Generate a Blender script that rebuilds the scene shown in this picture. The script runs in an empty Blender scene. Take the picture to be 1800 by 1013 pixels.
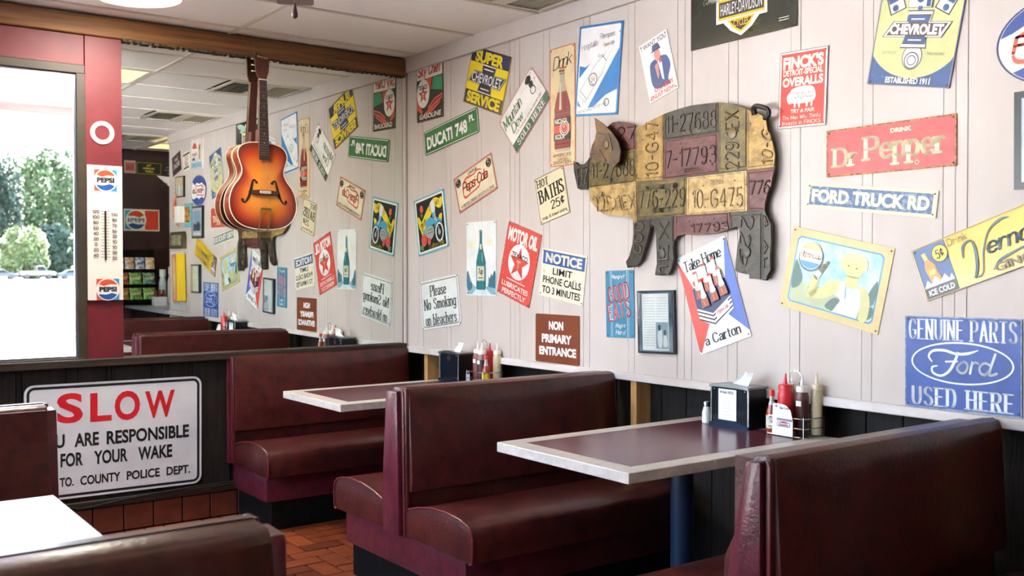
import bpy, bmesh, math, random
from mathutils import Matrix, Vector
from math import sin, cos, pi, radians
random.seed(7)
C = bpy.context.scene.collection
SC = bpy.context.scene

# ---------------------------------------------------------------- camera
cam_d = bpy.data.cameras.new('camera'); cam = bpy.data.objects.new('camera', cam_d); C.objects.link(cam)
yaw, pitch, roll = radians(36.3), radians(-1.04), radians(.06)
fw = Vector((sin(yaw)*cos(pitch), cos(yaw)*cos(pitch), sin(pitch)))
r0 = Vector((cos(yaw), -sin(yaw), 0)); u0 = r0.cross(fw)
R_ = r0*cos(roll)-u0*sin(roll); U_ = u0*cos(roll)+r0*sin(roll)
cam.matrix_world = Matrix(((R_.x, U_.x, -fw.x, -3.15), (R_.y, U_.y, -fw.y, -5.3963), (R_.z, U_.z, -fw.z, 1.3602), (0, 0, 0, 1)))
cam_d.sensor_width = 36; cam_d.lens = 1758/1800*36; cam_d.clip_start = .05; cam_d.clip_end = 600
cam_d.dof.use_dof = True; cam_d.dof.focus_distance = 4.4; cam_d.dof.aperture_fstop = 4.5
SC.camera = cam

# ---------------------------------------------------------------- sky, sun, exposure
w = bpy.data.worlds.new('sky'); SC.world = w; w.use_nodes = True
nt = w.node_tree; nt.nodes.clear()
sky = nt.nodes.new('ShaderNodeTexSky'); sky.sky_type = 'NISHITA'; sky.sun_disc = False
sky.sun_elevation = radians(62); sky.sun_rotation = radians(0); sky.dust_density = 3.0; sky.air_density = 1.0
bg = nt.nodes.new('ShaderNodeBackground'); bg.inputs[1].default_value = .62
wo = nt.nodes.new('ShaderNodeOutputWorld')
nt.links.new(sky.outputs[0], bg.inputs[0]); nt.links.new(bg.outputs[0], wo.inputs[0])
sd = bpy.data.lights.new('sun', 'SUN'); sd.energy = 38.0; sd.angle = .01; sd.color = (1, .985, .97)
sun = bpy.data.objects.new('sun', sd); C.objects.link(sun)
sun.rotation_euler = Vector((-.12, -.44, -.88)).to_track_quat('-Z', 'Y').to_euler()
SC.view_settings.view_transform = 'Standard'; SC.view_settings.look = 'None'
SC.view_settings.gamma = 1; SC.view_settings.use_curve_mapping = False
SC.view_settings.exposure = 1.86
LAMP = .42      # strength of the fluorescent panels

# ---------------------------------------------------------------- materials
def lin(c):
    if isinstance(c, str):
        c = [int(c[i:i+2], 16)/255 for i in (0, 2, 4)]
    return tuple((x/12.92 if x <= .04045 else ((x+.055)/1.055)**2.4) for x in c[:3]) + (1,)
MC = {}
def mat(name, col, rough=.6, metal=0, col2=None, scale=8., bump=0, bscale=60., spec=.5, stretch=None, coat=0, lo=.4, hi=.65, detail=4, emit=0, coords='Object', subs=0):
    key = (name, str(col), rough, metal, str(col2), scale, bump, emit, str(stretch), lo, hi)
    if key in MC: return MC[key]
    m = bpy.data.materials.new(name); m.use_nodes = True; t = m.node_tree; b = t.nodes['Principled BSDF']
    b.inputs['Base Color'].default_value = lin(col); b.inputs['Roughness'].default_value = rough
    b.inputs['Metallic'].default_value = metal; b.inputs['Specular IOR Level'].default_value = spec
    b.inputs['Coat Weight'].default_value = coat; b.inputs['Coat Roughness'].default_value = .1
    tc = t.nodes.new('ShaderNodeTexCoord'); mp = t.nodes.new('ShaderNodeMapping')
    t.links.new(tc.outputs[coords], mp.inputs[0])
    if stretch: mp.inputs['Scale'].default_value = stretch
    if col2:
        n = t.nodes.new('ShaderNodeTexNoise'); n.inputs['Scale'].default_value = scale; n.inputs['Detail'].default_value = detail
        n.inputs['Roughness'].default_value = .65
        t.links.new(mp.outputs[0], n.inputs['Vector'])
        mr = t.nodes.new('ShaderNodeMapRange'); mr.inputs[1].default_value = lo; mr.inputs[2].default_value = hi
        t.links.new(n.outputs[0], mr.inputs[0])
        mx = t.nodes.new('ShaderNodeMix'); mx.data_type = 'RGBA'
        mx.inputs[6].default_value = lin(col); mx.inputs[7].default_value = lin(col2)
        t.links.new(mr.outputs[0], mx.inputs[0]); t.links.new(mx.outputs[2], b.inputs['Base Color'])
    if bump:
        n2 = t.nodes.new('ShaderNodeTexNoise'); n2.inputs['Scale'].default_value = bscale; n2.inputs['Detail'].default_value = 3
        t.links.new(mp.outputs[0], n2.inputs['Vector'])
        bp = t.nodes.new('ShaderNodeBump'); bp.inputs['Strength'].default_value = bump; bp.inputs['Distance'].default_value = .01
        t.links.new(n2.outputs[0], bp.inputs['Height']); t.links.new(bp.outputs[0], b.inputs['Normal'])
    if emit:
        b.inputs['Emission Color'].default_value = lin(col); b.inputs['Emission Strength'].default_value = emit
    MC[key] = m; return m
def paint(c, wear=None, rough=.38): 
    """enamel print on tin; wear = colour of chips"""
    if wear: return mat('worn_enamel', c, rough, col2=wear, scale=38, lo=.66, hi=.70, detail=6)
    return mat('enamel', c, rough, col2=shade(c), scale=5)
def shade(c, k=.93):
    return ''.join('%02x' % int(int(c[i:i+2], 16)*k) for i in (0, 2, 4))
def glass_mat(name, tint=(1, 1, 1), refl=.08):
    m = bpy.data.materials.new(name); m.use_nodes = True; t = m.node_tree; t.nodes.clear()
    o = t.nodes.new('ShaderNodeOutputMaterial'); a = t.nodes.new('ShaderNodeBsdfTransparent'); g = t.nodes.new('ShaderNodeBsdfGlossy')
    a.inputs[0].default_value = tint+(1,); g.inputs['Roughness'].default_value = 0.01
    f = t.nodes.new('ShaderNodeFresnel'); f.inputs[0].default_value = 1.45
    x = t.nodes.new('ShaderNodeMixShader')
    t.links.new(f.outputs[0], x.inputs[0]); t.links.new(a.outputs[0], x.inputs[1]); t.links.new(g.outputs[0], x.inputs[2]); t.links.new(x.outputs[0], o.inputs[0])
    return m
M = dict(
 white_wall=mat('painted_board', 'c9c0bb', .5, col2='c4b9b2', scale=3, spec=.35, stretch=(1, 1, .3)),
 ceiling=mat('ceiling_tile', 'fbf8f3', .9, col2='f4efe8', scale=140, lo=.45, hi=.75, bump=.15, bscale=220),
 tbar=mat('ceiling_grid', 'ddd5c8', .5),
 vinyl=mat('burgundy_vinyl', '521d1a', .33, col2='3b1412', scale=14, bump=.16, bscale=70, coat=.12, spec=.5),
 vinyl_end_lit=mat('burgundy_vinyl_lit', '62202f', .30, col2='471722', scale=22, bump=.14, bscale=70, coat=.12),  # same vinyl, blue window light on the aisle ends tinted into the colour
 piping=mat('piping', '6a1c26', .35, col2='a05a5a', scale=60, lo=.6, hi=.75),
 black=mat('black_plinth', '0b0c0b', .75, col2='131412', scale=20, spec=.15),
 dark_wood=mat('dark_stained_board', '241d19', .62, col2='151210', scale=9, stretch=(4, 4, .35), bump=.25, bscale=30, spec=.3),
 cap_wood=mat('dark_cap_wood', '3a2f26', .55, col2='241c17', scale=9, stretch=(.4, 4, 4), bump=.2, bscale=30, spec=.4),
 beam=mat('stained_beam', '8c5d2e', .55, col2='4a2a15', scale=5, stretch=(.3, 7, 9), lo=.35, hi=.72, bump=.3, bscale=25, detail=8),
 pine=mat('pine_stud', 'd3a468', .6, col2='bd8748', scale=8, stretch=(3, 3, .4)),
 red=mat('red_painted_post', '701c26', .5, col2='60171f', scale=4, bump=.1, bscale=20),
 frame=mat('brown_window_frame', '3c3223', .5, col2='2c251b', scale=6),
 bead=mat('grey_window_bead', '7d8490', .3, metal=.6),
 tile=mat('quarry_tile', '8a4424', .38, col2='74351d', scale=9, bump=.12, bscale=40, spec=.5),
 tile2=mat('quarry_tile', '6a3220', .38, col2='59291a', scale=9, bump=.12, bscale=40, spec=.5),
 tile3=mat('quarry_tile', '9a4f28', .38, col2='86401f', scale=9, bump=.12, bscale=40, spec=.5),
 tile_base=mat('base_tile', '6a3322', .4, col2='552a1d', scale=9, bump=.1, bscale=40),
 grout=mat('dark_grout', '15120d', .95, spec=.1),
 laminate=mat('light_laminate', 'c9c3bc', .35, col2='b9b1a8', scale=30),
 table=mat('burgundy_laminate', '64303c', .22, col2='582632', scale=50, spec=.6),
 steel=mat('steel', 'b9bec4', .22, metal=1), wire=mat('chrome_wire', 'c8ccd2', .15, metal=1),
 blue_post=mat('dark_blue_steel', '1d3550', .35, metal=.3),
 maroon_wall=mat('maroon_wall', '38181a', .6, col2='2c1114', scale=5),
 screw=mat('screw_head', '77695a', .4, metal=.7),
)
PLATE = {}

# ---------------------------------------------------------------- mesh helpers
class MB:
    def __init__(s): s.v = []; s.f = []
    def add(s, v, f):
        n = len(s.v); s.v += [tuple(p) for p in v]; s.f += [tuple(i+n for i in q) for q in f]; return s
    def box(s, x0, x1, y0, y1, z0, z1, bev=0):
        if bev:
            bm = bmesh.new(); bmesh.ops.create_cube(bm, size=1)
            for v in bm.verts: v.co = Vector(((x0+x1)/2+v.co.x*(x1-x0), (y0+y1)/2+v.co.y*(y1-y0), (z0+z1)/2+v.co.z*(z1-z0)))
            bmesh.ops.bevel(bm, geom=bm.edges[:], offset=bev, segments=2 if bev > .006 else 1, affect='EDGES', profile=.5)
            bm.verts.index_update(); s.add([v.co[:] for v in bm.verts], [[v.index for v in f.verts] for f in bm.faces]); bm.free(); return s
        v = [(x, y, z) for x in (x0, x1) for y in (y0, y1) for z in (z0, z1)]
        return s.add(v, [(0, 1, 3, 2), (4, 6, 7, 5), (0, 4, 5, 1), (2, 3, 7, 6), (0, 2, 6, 4), (1, 5, 7, 3)])
    def prism(s, pts, a0, a1, axis='x', bev=0, seg=2):
        """2-D polygon extruded along axis; pts are (y,z) for x, (x,z) for y, (x,y) for z"""
        n = len(pts)
        f3 = {'x': lambda p, a: (a, p[0], p[1]), 'y': lambda p, a: (p[0], a, p[1]), 'z': lambda p, a: (p[0], p[1], a)}[axis]
        v = [f3(p, a0) for p in pts]+[f3(p, a1) for p in pts]
        f = [tuple(range(n))[::-1], tuple(range(n, 2*n))]+[(i, (i+1) % n, n+(i+1) % n, n+i) for i in range(n)]
        if not bev: return s.add(v, f)
        bm = bmesh.new(); vs = [bm.verts.new(p) for p in v]
        for q in f: bm.faces.new([vs[i] for i in q])
        bmesh.ops.recalc_face_normals(bm, faces=bm.faces[:])
        ed = [e for e in bm.edges if abs(f3((0, 0), 1)[0]*(e.verts[0].co.x-e.verts[1].co.x)+f3((0, 0), 1)[1]*(e.verts[0].co.y-e.verts[1].co.y)+f3((0, 0), 1)[2]*(e.verts[0].co.z-e.verts[1].co.z)) < 1e-6]
        bmesh.ops.bevel(bm, geom=ed, offset=bev, segments=seg, affect='EDGES', profile=.5, clamp_overlap=True)
        bm.verts.index_update(); s.add([q.co[:] for q in bm.verts], [[q.index for q in g.verts] for g in bm.faces]); bm.free(); return s
    def lathe(s, prof, cx=0, cy=0, cz=0, n=20):
        v = []; f = []
        for r, z in prof:
            for k in range(n): v.append((cx+r*cos(2*pi*k/n), cy+r*sin(2*pi*k/n), cz+z))
        for i in range(len(prof)-1):
            for k in range(n): f.append((i*n+k, i*n+(k+1) % n, (i+1)*n+(k+1) % n, (i+1)*n+k))
        f.append(tuple(range(n))[::-1]); f.append(tuple((len(prof)-1)*n+k for k in range(n)))
        return s.add(v, f)
    def tube(s, pts, r, n=8, closed=False):
        pts = [Vector(p) for p in pts]; m = len(pts); v = []; f = []
        up = None
        for i, p in enumerate(pts):
            a = pts[(i-1) % m] if (closed or i) else p; b = pts[(i+1) % m] if (closed or i < m-1) else p
            t = (b-a).normalized()
            if up is None: up = t.orthogonal().normalized()
            up = (up-t*up.dot(t)).normalized(); sd_ = t.cross(up)
            rr = r[i] if isinstance(r, (list, tuple)) else r
            for k in range(n): v.append(p+(up*cos(2*pi*k/n)+sd_*sin(2*pi*k/n))*rr)
        for i in range(m if closed else m-1):
            for k in range(n): j = (i+1) % m; f.append((i*n+k, i*n+(k+1) % n, j*n+(k+1) % n, j*n+k))
        if not closed: f.append(tuple(range(n))[::-1]); f.append(tuple((m-1)*n+k for k in range(n)))
        return s.add(v, f)
    def mesh(s, name, m, smooth=False):
        me = bpy.data.meshes.new(name); me.from_pydata(s.v, [], s.f); me.validate()
        if m: me.materials.append(m)
        if len(s.f) > 1:
            bm = bmesh.new(); bm.from_mesh(me); bmesh.ops.recalc_face_normals(bm, faces=bm.faces[:]); bm.to_mesh(me); bm.free()
        if smooth:
            for p in me.polygons: p.use_smooth = True
            me.set_sharp_from_angle(angle=radians(38))
        return me
def obj(name, mb, m, parent=None, smooth=False, label=None, kind=None, loc=None):
    me = mb if isinstance(mb, bpy.types.Mesh) else mb.mesh(name, m, smooth)
    o = bpy.data.objects.new(name, me); C.objects.link(o)
    if parent: o.parent = parent
    if loc: o.location = loc
    if label: o['label'] = label
    if kind: o['kind'] = kind
    return o
def tag(o, label, cat, group=None):
    o['label'] = label; o['category'] = cat
    if group: o['group'] = group
    return o
def thing(name, label, cat, loc=(0, 0, 0), group=None, rz=0):
    o = bpy.data.objects.new(name, None); C.objects.link(o); o.location = loc; o.rotation_euler = (0, 0, rz); o.empty_display_size = .1
    return tag(o, label, cat, group)
def struct(name, mb, m, parent=None, smooth=False): return obj(name, mb, m, parent, smooth, kind='structure')
def copy_tree(o, parent=None):
    c = o.copy(); C.objects.link(c); c.parent = parent
    for ch in list(o.children): copy_tree(ch, c)
    return c

# ---------------------------------------------------------------- lettering
FC = {}
def font_shape(txt, bold=0):
    k = (txt, bold)
    if k in FC: return FC[k]
    cu = bpy.data.curves.new('t', 'FONT'); cu.body = txt; cu.offset = bold; cu.resolution_u = 4; cu.fill_mode = 'BOTH'; cu.align_x = 'CENTER'
    o = bpy.data.objects.new('t', cu); C.objects.link(o); bpy.context.view_layer.update()
    me = o.to_mesh(); v = [(p.co.x, p.co.y) for p in me.vertices]; f = [tuple(p.vertices) for p in me.polygons]
    o.to_mesh_clear(); bpy.data.objects.remove(o); bpy.data.curves.remove(cu)
    FC[k] = (v, f); return FC[k]
def cat_(pts, closed=False, k=4):
    n = len(pts); out = []
    if n < 3: return list(pts)
    rng = range(n if closed else n-1)
    for i in rng:
        p0 = pts[(i-1) % n] if (closed or i) else pts[0]; p1 = pts[i]; p2 = pts[(i+1) % n]; p3 = pts[(i+2) % n] if (closed or i+2 < n) else pts[-1]
        for j in range(k):
            t = j/k
            out.append(tuple(.5*((2*p1[d])+(-p0[d]+p2[d])*t+(2*p0[d]-5*p1[d]+4*p2[d]-p3[d])*t*t+(-p0[d]+3*p1[d]-3*p2[d]+p3[d])*t**3) for d in (0, 1)))
    out.append(pts[0] if closed else pts[-1]); return out
# skeleton letters: width | strokes; L straight, S smooth, O closed
G = {
'A': '.62|L0,0 .31,1 .62,0|L.12,.33 .5,.33', 'B': '.58|L0,0 0,1|S0,1 .3,1 .5,.9 .5,.65 .3,.53 0,.53|S0,.53 .35,.53 .57,.4 .57,.14 .35,0 0,0',
'C': '.6|S.6,.78 .48,.96 .28,1 .08,.86 0,.5 .08,.14 .28,0 .48,.04 .6,.22', 'D': '.6|L0,0 0,1|S0,1 .28,1 .5,.9 .6,.5 .5,.1 .28,0 0,0',
'E': '.5|L0,0 0,1|L0,1 .5,1|L0,.52 .4,.52|L0,0 .5,0', 'F': '.5|L0,0 0,1|L0,1 .5,1|L0,.52 .4,.52',
'G': '.62|S.6,.78 .48,.96 .28,1 .08,.86 0,.5 .08,.14 .28,0 .5,.05 .62,.2|L.62,.2 .62,.45 .38,.45', 'H': '.6|L0,0 0,1|L.6,0 .6,1|L0,.52 .6,.52',
'I': '.0|L0,0 0,1', 'J': '.42|S.42,1 .42,.6 .42,.25 .3,.02 .1,.02 0,.2', 'K': '.58|L0,0 0,1|L.55,1 0,.42|L.2,.6 .58,0', 'L': '.48|L0,1 0,0|L0,0 .48,0',
'M': '.78|L0,0 0,1|L0,1 .39,.15|L.39,.15 .78,1|L.78,1 .78,0', 'N': '.6|L0,0 0,1|L0,1 .6,0|L.6,0 .6,1',
'O': '.64|O.32,1 .56,.88 .64,.5 .56,.12 .32,0 .08,.12 0,.5 .08,.88', 'P': '.56|L0,0 0,1|S0,1 .35,1 .55,.9 .55,.6 .35,.47 0,.47',
'Q': '.64|O.32,1 .56,.88 .64,.5 .56,.12 .32,0 .08,.12 0,.5 .08,.88|L.38,.25 .66,-.06', 'R': '.58|L0,0 0,1|S0,1 .35,1 .54,.9 .54,.62 .35,.5 0,.5|L.28,.5 .58,0',
'S': '.56|S.54,.82 .42,.97 .18,.99 .03,.86 .06,.64 .28,.53 .5,.4 .56,.17 .42,.02 .15,.01 0,.18', 'T': '.56|L.28,0 .28,1|L0,1 .56,1',
'U': '.6|S0,1 0,.6 0,.3 .1,.06 .3,0 .5,.06 .6,.3 .6,.6 .6,1', 'V': '.6|L0,1 .3,0|L.3,0 .6,1', 'W': '.84|L0,1 .21,0|L.21,0 .42,.9|L.42,.9 .63,0|L.63,0 .84,1',
'X': '.58|L0,0 .58,1|L0,1 .58,0', 'Y': '.58|L0,1 .29,.48|L.58,1 .29,.48|L.29,.48 .29,0', 'Z': '.54|L0,1 .54,1|L.54,1 0,0|L0,0 .54,0',
'a': '.42|S.03,.52 .15,.64 .32,.62 .42,.46 .42,.2 .42,0|S.42,.36 .2,.34 .02,.22 .06,.03 .24,.01 .42,.18', 'b': '.44|L0,0 0,1|S0,.5 .16,.65 .36,.6 .44,.33 .36,.05 .16,0 0,.14',
'c': '.42|S.42,.5 .3,.64 .12,.6 0,.33 .12,.04 .3,.01 .42,.13', 'd': '.44|L.44,0 .44,1|S.44,.5 .28,.65 .08,.6 0,.33 .08,.05 .28,0 .44,.14',
'e': '.44|S0,.34 .44,.34 .42,.54 .24,.66 .06,.56 0,.33 .08,.06 .26,0 .42,.12', 'g': '.44|L.44,.64 .44,-.1|S.44,-.1 .36,-.3 .14,-.3 .02,-.2|S.44,.5 .28,.65 .08,.6 0,.33 .08,.05 .28,0 .44,.14',
'h': '.42|L0,0 0,1|S0,.46 .16,.65 .34,.64 .42,.45 .42,.2 .42,0', 'i': '.0|L0,0 0,.65|L0,.86 0,.88', 'k': '.42|L0,0 0,1|L.38,.65 0,.25|L.14,.4 .42,0', 'l': '.0|L0,0 0,1',
'm': '.68|L0,0 0,.65|S0,.46 .12,.64 .28,.63 .34,.45 .34,.2 .34,0|S.34,.46 .46,.64 .62,.63 .68,.45 .68,.2 .68,0', 'n': '.4|L0,0 0,.65|S0,.46 .14,.65 .32,.64 .4,.45 .4,.2 .4,0',
'o': '.44|O.22,.66 .38,.58 .44,.33 .38,.08 .22,0 .06,.08 0,.33 .06,.58', 'p': '.44|L0,-.32 0,.65|S0,.5 .16,.65 .36,.6 .44,.33 .36,.05 .16,0 0,.14',
'r': '.3|L0,0 0,.65|S0,.42 .1,.6 .22,.65 .3,.6', 's': '.36|S.34,.53 .22,.65 .06,.62 .03,.46 .2,.34 .36,.22 .32,.04 .14,0 0,.12', 't': '.28|L.12,.9 .12,.12|L0,.65 .28,.65|S.12,.12 .16,.01 .28,.04',
'u': '.4|S0,.65 0,.4 0,.18 .1,.01 .26,.02 .4,.2|L.4,0 .4,.65', 'v': '.4|L0,.65 .2,0|L.2,0 .4,.65', 'w': '.6|L0,.65 .15,0|L.15,0 .3,.6|L.3,.6 .45,0|L.45,0 .6,.65', 'x': '.38|L0,0 .38,.65|L0,.65 .38,0',
'y': '.4|L0,.65 .2,0|L.4,.65 .1,-.3', 'z': '.38|L0,.65 .38,.65|L.38,.65 0,0|L0,0 .38,0', 'f': '.3|S.3,.93 .2,1 .1,.9 .1,.5 .1,0|L0,.62 .26,.62',
'0': '.5|O.25,1 .44,.88 .5,.5 .44,.12 .25,0 .06,.12 0,.5 .06,.88', '1': '.2|L0,.8 .2,1|L.2,1 .2,0', '2': '.5|S0,.8 .1,.97 .3,1 .48,.86 .44,.6 .2,.3 0,0|L0,0 .5,0',
'3': '.5|S0,.85 .15,1 .38,.98 .47,.78 .38,.57 .2,.54|S.2,.54 .42,.5 .5,.27 .4,.04 .15,0 0,.15', '4': '.54|L.4,0 .4,1|L.4,1 0,.3|L0,.3 .54,.3', '5': '.5|L.46,1 .06,1|L.06,1 .03,.56|S.03,.56 .2,.64 .42,.56 .5,.3 .4,.04 .18,0 0,.12',
'6': '.5|S.44,.9 .3,1 .1,.9 0,.5 .04,.1 .25,0 .46,.1 .48,.4 .3,.58 .06,.5', '7': '.5|L0,1 .5,1|L.5,1 .15,0', '8': '.5|O.25,1 .44,.9 .42,.62 .25,.54 .08,.62 .06,.9|O.25,.54 .46,.44 .48,.1 .25,0 .02,.1 .04,.44',
'9': '.5|S.06,.1 .2,0 .4,.1 .5,.5 .46,.9 .25,1 .04,.9 .02,.6 .2,.42 .44,.5', '-': '.3|L0,.48 .3,.48', '.': '.0|L0,0 0,.02', "'": '.0|L0,.82 0,1', '!': '.0|L0,.28 0,1|L0,0 0,.02', '?': '.4|S0,.82 .12,.98 .32,.96 .4,.76 .2,.5 .2,.28|L.2,0 .2,.02',
'&': '.6|S.6,0 .2,.6 .14,.85 .26,1 .38,.86 .3,.66 .02,.35 .04,.08 .24,0 .5,.2 .58,.42', ' ': '.2|', '=': '.3|L0,.35 .3,.35|L0,.6 .3,.6', ':': '.0|L0,.1 0,.12|L0,.5 0,.52', '$': '.42|S.42,.78 .3,.92 .12,.88 0,.6 .12,.32 .3,.28 .42,.42|L.21,.12 .21,1.06', '"': '.15|L0,.8 0,1|L.15,.8 .15,1'}
GP = {}
for ch, d in G.items():
    wd, *st = d.split('|'); pp = []
    for q in st:
        if not q: continue
        pts = [tuple(float(a) for a in p.split(',')) for p in q[1:].split()]
        pp.append((q[0], cat_(pts, q[0] == 'O') if q[0] != 'L' else pts))
    GP[ch] = (float(wd), pp)
def stroke_poly(pts, a, b=None, n=6):
    """stroke with an elliptical pen of half-widths a (x) and b (y)"""
    b = b or a; v = []; f = []
    for i, p in enumerate(pts):
        k0 = len(v); v += [(p[0]+a*cos(2*pi*k/n+.3), p[1]+b*sin(2*pi*k/n+.3)) for k in range(n)]; f.append(tuple(range(k0, k0+n)))
        if i:
            o = pts[i-1]; dx, dy = (p[0]-o[0])/a, (p[1]-o[1])/b; L = math.hypot(dx, dy)
            if L < 1e-6: continue
            nx, ny = -dy/L*a, dx/L*b; k0 = len(v)
            v += [(o[0]+nx, o[1]+ny), (o[0]-nx, o[1]-ny), (p[0]-nx, p[1]-ny), (p[0]+nx, p[1]+ny)]; f.append((k0, k0+1, k0+2, k0+3))
    return v, f
def skel(txt, gap=.22):
    x = 0; out = []
    for ch in txt:
        if ch not in GP: ch = ch.upper() if ch.upper() in GP else ' '
        wd, pp = GP[ch]
        out += [(k, [(x+a, b) for a, b in pts]) for k, pts in pp]; x += wd+gap
    return out
def join(*sh):
    v = []; f = []
    for a, b in sh:
        n = len(v); v += a; f += [tuple(i+n for i in q) for q in b]
    return v, f

class Sign:
    """flat artwork in percent coordinates (-50..50) on a plate of w x h metres"""
    def __init__(s, root, w, h, z=.003): s.root, s.w, s.h, s.z, s.n = root, w, h, z, 0
    def X(s, p): return (p[0]*s.w/100, p[1]*s.h/100)
    def poly(s, *pts): return [s.X(p) for p in pts], [tuple(range(len(pts)))]
    def blob(s, *pts): q = cat_([s.X(p) for p in pts], True)[:-1]; return q, [tuple(range(len(q)))]
    def rect(s, cx, cy, w, h, r=0, n=5):
        x, y = s.X((cx, cy)); a, b = w*s.w/200, h*s.h/200
        if not r: return [(x-a, y-b), (x+a, y-b), (x+a, y+b), (x-a, y+b)], [(0, 1, 2, 3)]
        q = rrect(a, b, r, n); return [(x+i, y+j) for i, j in q], [tuple(range(len(q)))]
    def ell(s, cx, cy, rx, ry=None, n=32, a0=0, a1=360):
        """rx, ry in percent of the width"""
        ry = rx if ry is None else ry; x, y = s.X((cx, cy)); k = s.w/100
        q = [(x+rx*k*cos(radians(a0+(a1-a0)*i/n)), y+ry*k*sin(radians(a0+(a1-a0)*i/n))) for i in range(n+(a1-a0 != 360))]
        return q, [tuple(range(len(q)))]
    def ring(s, cx, cy, rx, ry, t, n=36):
        x, y = s.X((cx, cy)); k = s.w/100; v = []
        for r_, q in ((rx, ry), (rx-t, ry-t)): v += [(x+r_*k*cos(2*pi*i/n), y+q*k*sin(2*pi*i/n)) for i in range(n)]
        return v, [(i, (i+1) % n, n+(i+1) % n, n+i) for i in range(n)]
    def frame(s, w, h, t, r=0, n=5, cx=0, cy=0):
        """rectangular outline, t metres thick"""
        a, b = w*s.w/200, h*s.h/200; x, y = s.X((cx, cy)); o = rrect(a, b, r, n); i_ = rrect(a-t, b-t, max(r-t, .0005), n); m = len(o)
        return [(x+p, y+q) for p, q in o+i_], [(i, (i+1) % m, m+(i+1) % m, m+i) for i in range(m)]
    def star(s, cx, cy, r, r2=.4, n=5, rot=90):
        x, y = s.X((cx, cy)); k = s.w/100
        q = [(x+(r if i % 2 == 0 else r*r2)*k*cos(radians(rot+i*180/n)), y+(r if i % 2 == 0 else r*r2)*k*sin(radians(rot+i*180/n))) for i in range(2*n)]
        v = q+[(x, y)]; return v, [(i, (i+1) % (2*n), 2*n) for i in range(2*n)]
    def line(s, pts, t, smooth=False, closed=False):
        q = [s.X(p) for p in pts]
        if smooth: q = cat_(q, closed)
        elif closed: q = q+q[:1]
        return stroke_poly(q, t/2)
    def var(s, pts, ws, smooth=True):
        """brush stroke of changing width (metres)"""
        q = [s.X(p) for p in pts]; ww = [(a, 0) for a in ws]
        if smooth: q = cat_(q); ww = cat_(ww)
        v = []; f = []; m = len(q)
        for i in range(m):
            a = q[max(i-1, 0)]; b = q[min(i+1, m-1)]; dx, dy = b[0]-a[0], b[1]-a[1]; L = math.hypot(dx, dy) or 1; h_ = max(ww[i][0], .0003)/2
            v += [(q[i][0]-dy/L*h_, q[i][1]+dx/L*h_), (q[i][0]+dy/L*h_, q[i][1]-dx/L*h_)]
            if i: f.append((2*i-2, 2*i-1, 2*i+1, 2*i))
        return v, f
    def _fit(s, sh, cx, cy, w, h, shear=0, rot=0, arc=0):
        v, f = sh; xs = [p[0] for p in v]; ys = [p[1] for p in v]; x0, x1, y0, y1 = min(xs), max(xs), min(ys), max(ys)
        X, Y = s.X((cx, cy)); W, H = w*s.w/100, h*s.h/100; out = []
        for x, y in v:
            a = (x-x0)/max(x1-x0, 1e-6)-.5; b = (y-y0)/max(y1-y0, 1e-6)-.5
            px, py = a*W+shear*b*H, b*H+arc*H*(1-4*a*a)
            c, d = cos(radians(rot)), sin(radians(rot)); out.append((X+px*c-py*d, Y+px*d+py*c))
        return out, f
    def t(s, txt, cx, cy, w, h, bold=.02, shear=0, rot=0, arc=0): return s._fit(font_shape(txt, bold), cx, cy, w, h, shear, rot, arc)
    def st(s, txt, cx, cy, w, h, a, b=None, shear=0, rot=0, arc=0, serif=False, gap=.22):
        """stroke lettering: pen half-widths a, b in metres, optional slab serifs"""
        sk = skel(txt, gap); P = [p for _, q in sk for p in q]; xs = [p[0] for p in P]; ys = [p[1] for p in P]
        x0, x1, y0, y1 = min(xs), max(xs), min(ys), max(ys); X, Y = s.X((cx, cy)); W, H = w*s.w/100, h*s.h/100; b = b or a
        W -= 2*a; H -= 2*b; sx, sy = W/max(x1-x0, .01), H/max(y1-y0, .01); out = []
        for k, q in sk:
            pts = [((x-x0)*sx-W/2, (y-y0)*sy-H/2) for x, y in q]; out.append(stroke_poly(pts, a, b))
            if serif and k == 'L' and abs(q[0][0]-q[-1][0]) < .45 and abs(q[0][1]-q[-1][1]) > .3:
                for (x, y), (qx, qy) in ((pts[0], q[0]), (pts[-1], q[-1])):
                    if min(abs(qy-z) for z in (0, 1, .65, -.32)) < .02: out.append(stroke_poly([(x-a*1.1-.06*sx, y), (x+a*1.1+.06*sx, y)], b, b))
        v, f = join(*out); c, d = cos(radians(rot)), sin(radians(rot)); res = []
        for x, y in v:
            x2, y2 = x+shear*y, y+arc*H*(1-4*(x/W)**2 if W else 0); res.append((X+x2*c-y2*d, Y+x2*d+y2*c))
        return res, f
    def rot(s, sh, ang, cx=0, cy=0):
        x0, y0 = s.X((cx, cy)); c, d = cos(radians(ang)), sin(radians(ang))
        return [(x0+(x-x0)*c-(y-y0)*d, y0+(x-x0)*d+(y-y0)*c) for x, y in sh[0]], sh[1]
    def add(s, name, m, *sh, label=None, z=None):
        if isinstance(m, str): m = paint(m)
        s.n += 1; zz = s.z+.0004*s.n if z is None else z
        v, f = join(*sh); me = bpy.data.meshes.new(name)
        v3 = [(x, y, zz) for x, y in v]; me.from_pydata(v3, [], f); me.validate(); me.materials.append(m)
        o = bpy.data.objects.new(name, me); C.objects.link(o); o.parent = s.root
        if label: o['label'] = label
        return o
def rrect(a, b, r, n=5):
    r = min(r, a, b); q = []
    for k, (sx, sy) in enumerate(((1, 1), (-1, 1), (-1, -1), (1, -1))):
        for i in range(n+1 if r > 0 else 1):
            t = radians(90*k+90*i/n); q.append((sx*(a-r)+r*cos(t), sy*(b-r)+r*sin(t)))
    return q
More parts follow.
